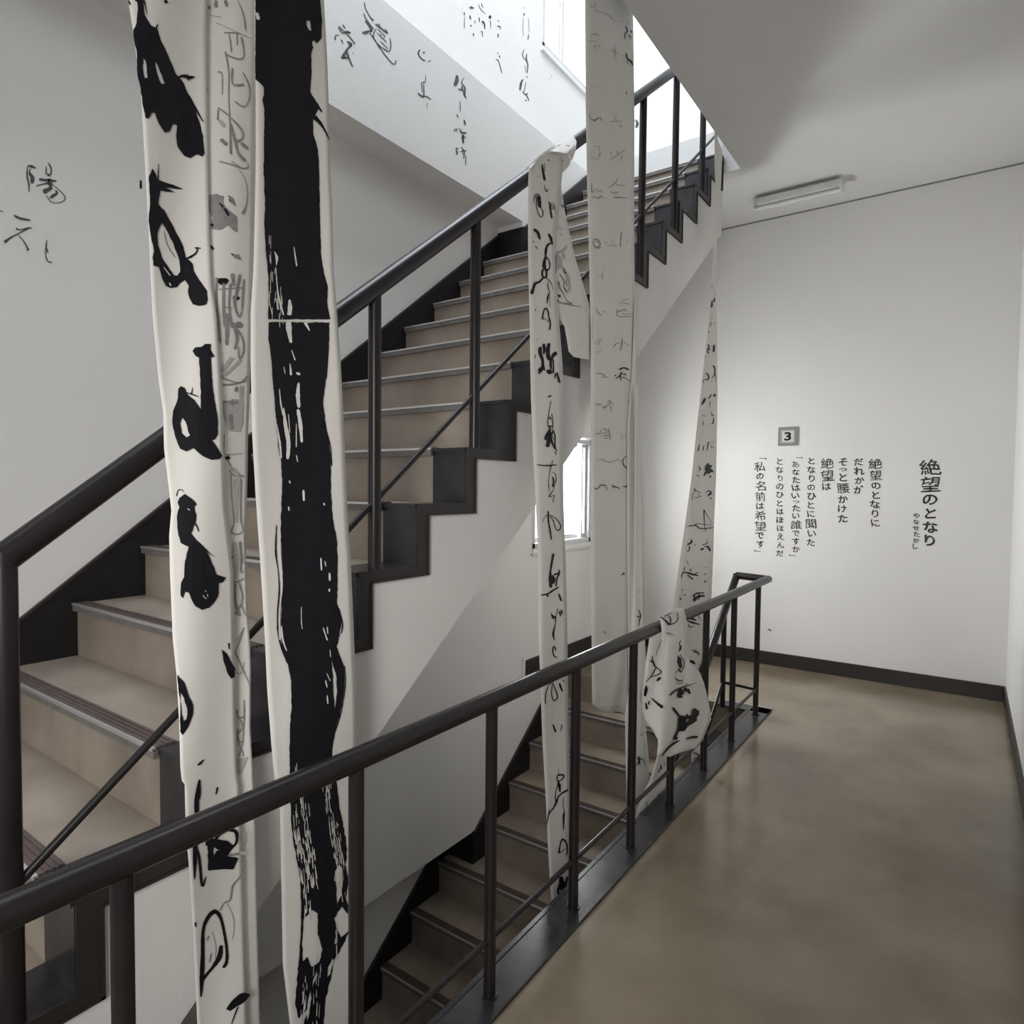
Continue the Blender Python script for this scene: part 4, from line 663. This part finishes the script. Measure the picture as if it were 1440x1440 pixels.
# ------------------------------------------------------------------ wall writing, left wall
def pair(lst, I):
    for it in lst: I.stroke(*it)
I = Ink(wall_x(XR), off=.0015); I.at(0, 210, 8.0)
pair([([(310,185),(305,300),(325,390),(328,480)],[8,14,16,8]), ([(310,183),(350,190),(405,212)],[10,26,10]), ([(345,215),(330,260),(365,320),(360,385)],[10,16,40,30]), ([(540,150),(575,210),(572,290)],[10,14,12]), ([(522,190),(518,280)],[8,14]), ([(530,275),(565,300)],[24,20]), ([(440,335),(500,345),(560,350),(638,358)],[22,20,30,12]), ([(410,410),(470,395),(560,375)],[14,10,26]), ([(555,330),(575,420)],[34,44]), ([(485,480),(540,455),(590,430)],[40,38,30]),
      ([(565,545),(600,520),(645,490),(620,460)],[30,30,20,10]), ([(600,405),(680,470),(735,540),(710,585),(640,602),(570,585),(520,510)],[6,7,10,8,7,7,6]), ([(0,690),(35,702)],[12,8]), ([(158,740),(220,775),(342,798)],[12,22,16]), ([(178,885),(220,905),(340,880)],[18,10,16]), ([(340,885),(360,890)],10), ([(340,880),(200,950),(110,1000),(50,1045)],[12,12,18,34]), ([(190,950),(250,1010),(300,1090),(320,1140)],[8,9,12,24]), ([(530,1015),(520,1090),(515,1200),(545,1265),(590,1268)],[5,14,10,10,12]), ([(525,1110),(540,1165)],[14,12])], I)
I.done('brush_character', wall_left, 'small black characters on the grey wall at far left', (M_INKW,))
I = Ink(wall_x(XW), off=.0015); I.at(440, 0, 6.545)
pair([([(235,245),(270,300),(320,300),(350,300)],[8,10,14,14]), ([(275,225),(300,265)],[10,6]), ([(240,240),(330,330),(390,405)],[6,8,10]), ([(300,285),(345,300)],[10,14]), ([(205,370),(210,325),(245,325)],[14,8,6]), ([(262,365),(280,400)],[14,6]), ([(315,380),(350,410),(340,440)],[10,24,10]), ([(360,400),(320,450),(270,540)],[8,16,30]), ([(270,530),(320,530),(330,500)],[14,16,8]), ([(310,460),(330,530),(370,620)],[8,14,7]), ([(370,485),(375,492)],8),
      ([(475,20),(490,90),(550,190)],[6,7,8]), ([(465,120),(500,190),(560,270)],[7,8,10]), ([(540,170),(560,190)],12), ([(480,190),(520,240),(545,290)],[10,10,18]), ([(455,300),(490,300),(520,285),(545,290)],[18,26,14,16]), ([(520,300),(560,350),(620,450)],[6,8,6]), ([(575,220),(640,270),(690,310)],[14,12,10]), ([(600,215),(622,240)],8), ([(585,260),(560,310),(560,355)],[7,8,8]), ([(560,345),(600,410),(690,470)],[7,6,6]), ([(590,300),(680,390)],6), ([(600,270),(660,330),(655,350)],6), ([(620,380),(695,450)],6), ([(690,310),(665,265)],10), ([(710,350),(718,420),(700,475),(640,440)],[6,8,8,5]), ([(600,400),(660,500),(740,590),(765,575),(762,550)],[6,7,9,8,6]), ([(640,360),(620,310)],5),
      ([(990,455),(970,490),(1000,540),(1035,560)],[10,12,8,10]), ([(1015,478),(1030,490)],[14,14]), ([(1055,565),(1075,565),(1082,550)],6), ([(1040,690),(1035,750)],[4,6]), ([(1000,760),(1040,755)],[10,8]), ([(1000,760),(1008,850)],6), ([(1020,770),(1022,870),(1010,900)],[6,10,18]), ([(965,855),(1010,890),(1040,885),(1090,915)],[8,14,8,8]), ([(1050,940),(1050,1000)],[4,4]),
      ([(1325,690),(1325,740),(1305,790)],[14,30,22]), ([(1390,715),(1370,760),(1400,810),(1395,870),(1415,905)],[5,8,10,16,6]), ([(1340,820),(1380,830)],12), ([(1370,790),(1385,850)],10), ([(1355,930),(1358,1030)],[5,6]), ([(1325,1050),(1338,1082)],[4,12]), ([(1390,1100),(1405,1150)],[8,16]), ([(1300,1185),(1305,1215)],8), ([(1315,1180),(1330,1215)],6), ([(1360,1190),(1365,1220),(1415,1225)],[16,14,16]), ([(1380,1240),(1385,1320)],[20,14]), ([(1370,1255),(1410,1265)],8), ([(1315,1360),(1345,1370)],[8,8]), ([(1335,1385),(1330,1420)],6), ([(1375,1370),(1385,1430)],6)], I)
I.at(620, 0, 7.2)
pair([([(195,0+1300),(150,1310),(140,1330)],5), ([(215,1390),(225,1440)],[14,10])], I)
I.at(440, 0, 3.0)
pair([([(605,625),(608,655)],4), ([(625,620),(640,640),(635,670)],3), ([(645,655),(645,695)],3), ([(620,640),(650,635)],3)], I)
I.done('brush_character', wall_left, 'black cursive characters along the slab edge band', (M_INKW,))
I = Ink(wall_x(-2.71), off=.0015); I.at(620, 0, 7.2)
pair([([(235,120),(240,155)],[8,12]), ([(240,165),(238,285)],[3,7]), ([(290,75),(335,80)],[20,12]), ([(380,40),(395,80),(430,120),(455,140)],4), ([(410,30),(425,80)],7), ([(292,155),(305,200)],[16,5]), ([(300,265),(310,255)],16), ([(345,210),(347,235)],8), ([(388,175),(392,225)],[10,6]), ([(415,215),(440,240),(445,300)],[20,12,6]), ([(430,210),(450,260)],7), ([(485,165),(510,180)],24), ([(500,150),(498,190)],12), ([(502,210),(505,290)],[8,4]), ([(330,335),(332,365)],12), ([(405,325),(420,320),(422,375)],[12,6,5]), ([(575,215),(590,210)],10), ([(570,265),(600,270),(598,300)],[12,10,5]), ([(580,340),(580,385)],[12,5]), ([(575,535),(580,545)],10), ([(592,560),(598,585)],10), ([(555,605),(580,610),(620,745)],[6,7,6]),
      ([(840,80),(855,80)],6), ([(845,130),(842,160)],10), ([(835,180),(830,300),(838,360)],3), ([(885,180),(892,260),(895,330)],3), ([(890,345),(882,400)],[6,8]), ([(845,500),(825,550),(840,590),(870,610)],[6,8,6,6]), ([(870,540),(865,600),(880,650),(875,740)],[5,14,9,6]), ([(850,660),(865,740)],4), ([(872,770),(876,785)],8), ([(835,805),(815,830),(800,915)],[8,18,14]), ([(862,830),(845,920),(825,935)],[5,6,9]), ([(830,935),(870,970),(895,1025)],[8,9,7]), ([(875,940),(870,960)],12), ([(850,1010),(875,1020)],7), ([(1115,765),(1120,772)],8), ([(1095,795),(1098,800)],6)], I)
I.done('brush_character', wall_left, 'sparse black characters high up beside the tall window', (M_INKW,))
I = Ink(wall_y(W), off=.0015); I.at(760, 0, 3.0)
pair([([(398,505),(392,520),(396,540)],[4,4,4]), ([(403,505),(409,520),(404,540)],[6,10,8])], I)
I.at(860, 780, 6.0); pair([([(1315,630),(1335,635),(1350,645)],[6,10,4])], I)
I.done('brush_character', wall_far, 'stray brush marks', (M_INKW,))
# ------------------------------------------------------------------ the poem, written in columns on the far wall
_glyph = {}
def glyph(ch, bold=.0):
    k = (ch, bold)
    if k in _glyph: return _glyph[k]
    cu = bpy.data.curves.new('t', 'FONT'); cu.body = ch; cu.size = 1.0; cu.offset = bold; cu.resolution_u = 3; cu.align_x = 'LEFT'
    o = bpy.data.objects.new('t', cu); COL.objects.link(o)
    dg = bpy.context.evaluated_depsgraph_get(); me = bpy.data.meshes.new_from_object(o.evaluated_get(dg))
    vs = [tuple(v.co) for v in me.vertices]; fs = [tuple(p.vertices) for p in me.polygons]
    bpy.data.objects.remove(o); bpy.data.curves.remove(cu); bpy.data.meshes.remove(me)
    if vs:
        x0 = min(v[0] for v in vs); x1 = max(v[0] for v in vs); y0 = min(v[1] for v in vs); y1 = max(v[1] for v in vs)
        s = max(x1 - x0, y1 - y0, .3); cx, cy = (x0 + x1) / 2, (y0 + y1) / 2
        vs = [((v[0] - cx), (v[1] - cy)) for v in vs]; _glyph[k] = (vs, fs, (x1 - x0, y1 - y0))
    else: _glyph[k] = ([], [], (1, 1))
    return _glyph[k]
rt = random.Random(11)
def column(text, pxc, py0, py1, size, bold=.015, label=None, y=W, slim=1.0, hs=None):
    a = onY(pxc, py0, y); b_ = onY(pxc, py1, y)
    wts = [(.55 if c in '﹁﹂っ' else (1.18 if ord(c) > 0x4e00 and ord(c) < 0xa000 else .95)) for c in text]; tot = sum(wts); acc = 0
    for i, (c, wt) in enumerate(zip(text, wts)):
        kanji = 0x4e00 < ord(c) < 0xa000
        t = (acc + wt / 2) / tot; acc += wt
        z = a.z + (b_.z - a.z) * t; x = a.x + (b_.x - a.x) * t + rt.uniform(-.004, .004) + (.022 if c == '﹁' else -.02 if c == '﹂' else 0)
        step = abs(a.z - b_.z) / tot * wt
        k = size * (1.12 if kanji else .86) * rt.uniform(.92, 1.08)
        sh = rt.uniform(-.18, .02); an = rt.uniform(-.05, .12); ph = rt.uniform(0, 6)
        vs, fs, ext = glyph(c, (bold * .42 if kanji else .004 if c == 'あ' else bold + rt.uniform(0, .010)))
        out = []
        for (u, v) in vs:
            u2 = u * slim + v * sh + .022 * math.sin(v * 9 + ph); v2 = v * .92 + u * an + .022 * math.sin(u * 8 + ph * 1.7)
            hb = min(1.0, step / (k * 1.0) * 1.05)
            out.append((x + u2 * k, y - .0015, z + v2 * k * hb))
        me = bpy.data.meshes.new('brush_character'); me.from_pydata(out, [], fs); me.materials.append(M_INKP)
        link('brush_character', me, wall_far, label if i == 0 else None)
column('﹁私の名前は希望です﹂', 1069, 642, 778, .083, label='first character of the leftmost column of the handwritten poem')
column('となりのひとはほほえんだ', 1097, 643, 784, .072)
column('﹁あなたはいったい誰ですか﹂', 1119, 641, 784, .074)
column('となりのひとに聞いた', 1141, 642, 769, .077)
column('絶望は', 1163, 643, 691, .083)
column('そっと腰かけた', 1185, 643, 736, .083)
column('だれかが', 1208, 643, 695, .080)
column('絶望のとなりに', 1231, 644, 742, .083)
column('絶望のとなり', 1308, 645, 770, .115, bold=.022, label='first character of the large title column of the poem')
column('やなせたかし', 1288, 721, 773, .050, label='first character of the small signature column')
# ------------------------------------------------------------------ floor sign
sg = thing('floor_sign', 'small square grey sign with a black 3 above the poem', 'sign')
m = MB(); sx, sz, hs_ = -1.160, 1.822, .073
m.box(sx - hs_, sx + hs_, W - .010, W, sz - hs_, sz + hs_); obj('sign_plate', m, M_SIGN, sg, bevel=.002)
m = MB(); m.box(sx - .052, sx + .052, W - .0115, W - .010, sz - .052, sz + .052); obj('sign_panel', m, mat('sign_mid', (.40,.40,.39), .4, var=(.43,.43,.42), scale=20), sg)
m = MB(); m.box(sx - .042, sx + .042, W - .013, W - .0115, sz - .042, sz + .042); obj('sign_panel', m, M_SIGNL, sg)
vs, fs, ext = glyph('3', .034); m = MB()
m.add([(sx + u * .096 * 1.25, W - .0138, sz + v * .088) for u, v in vs], fs); me = bpy.data.meshes.new('numeral'); me.from_pydata(m.v, [], m.f); me.materials.append(M_INK); link('numeral', me, sg, 'black numeral 3')
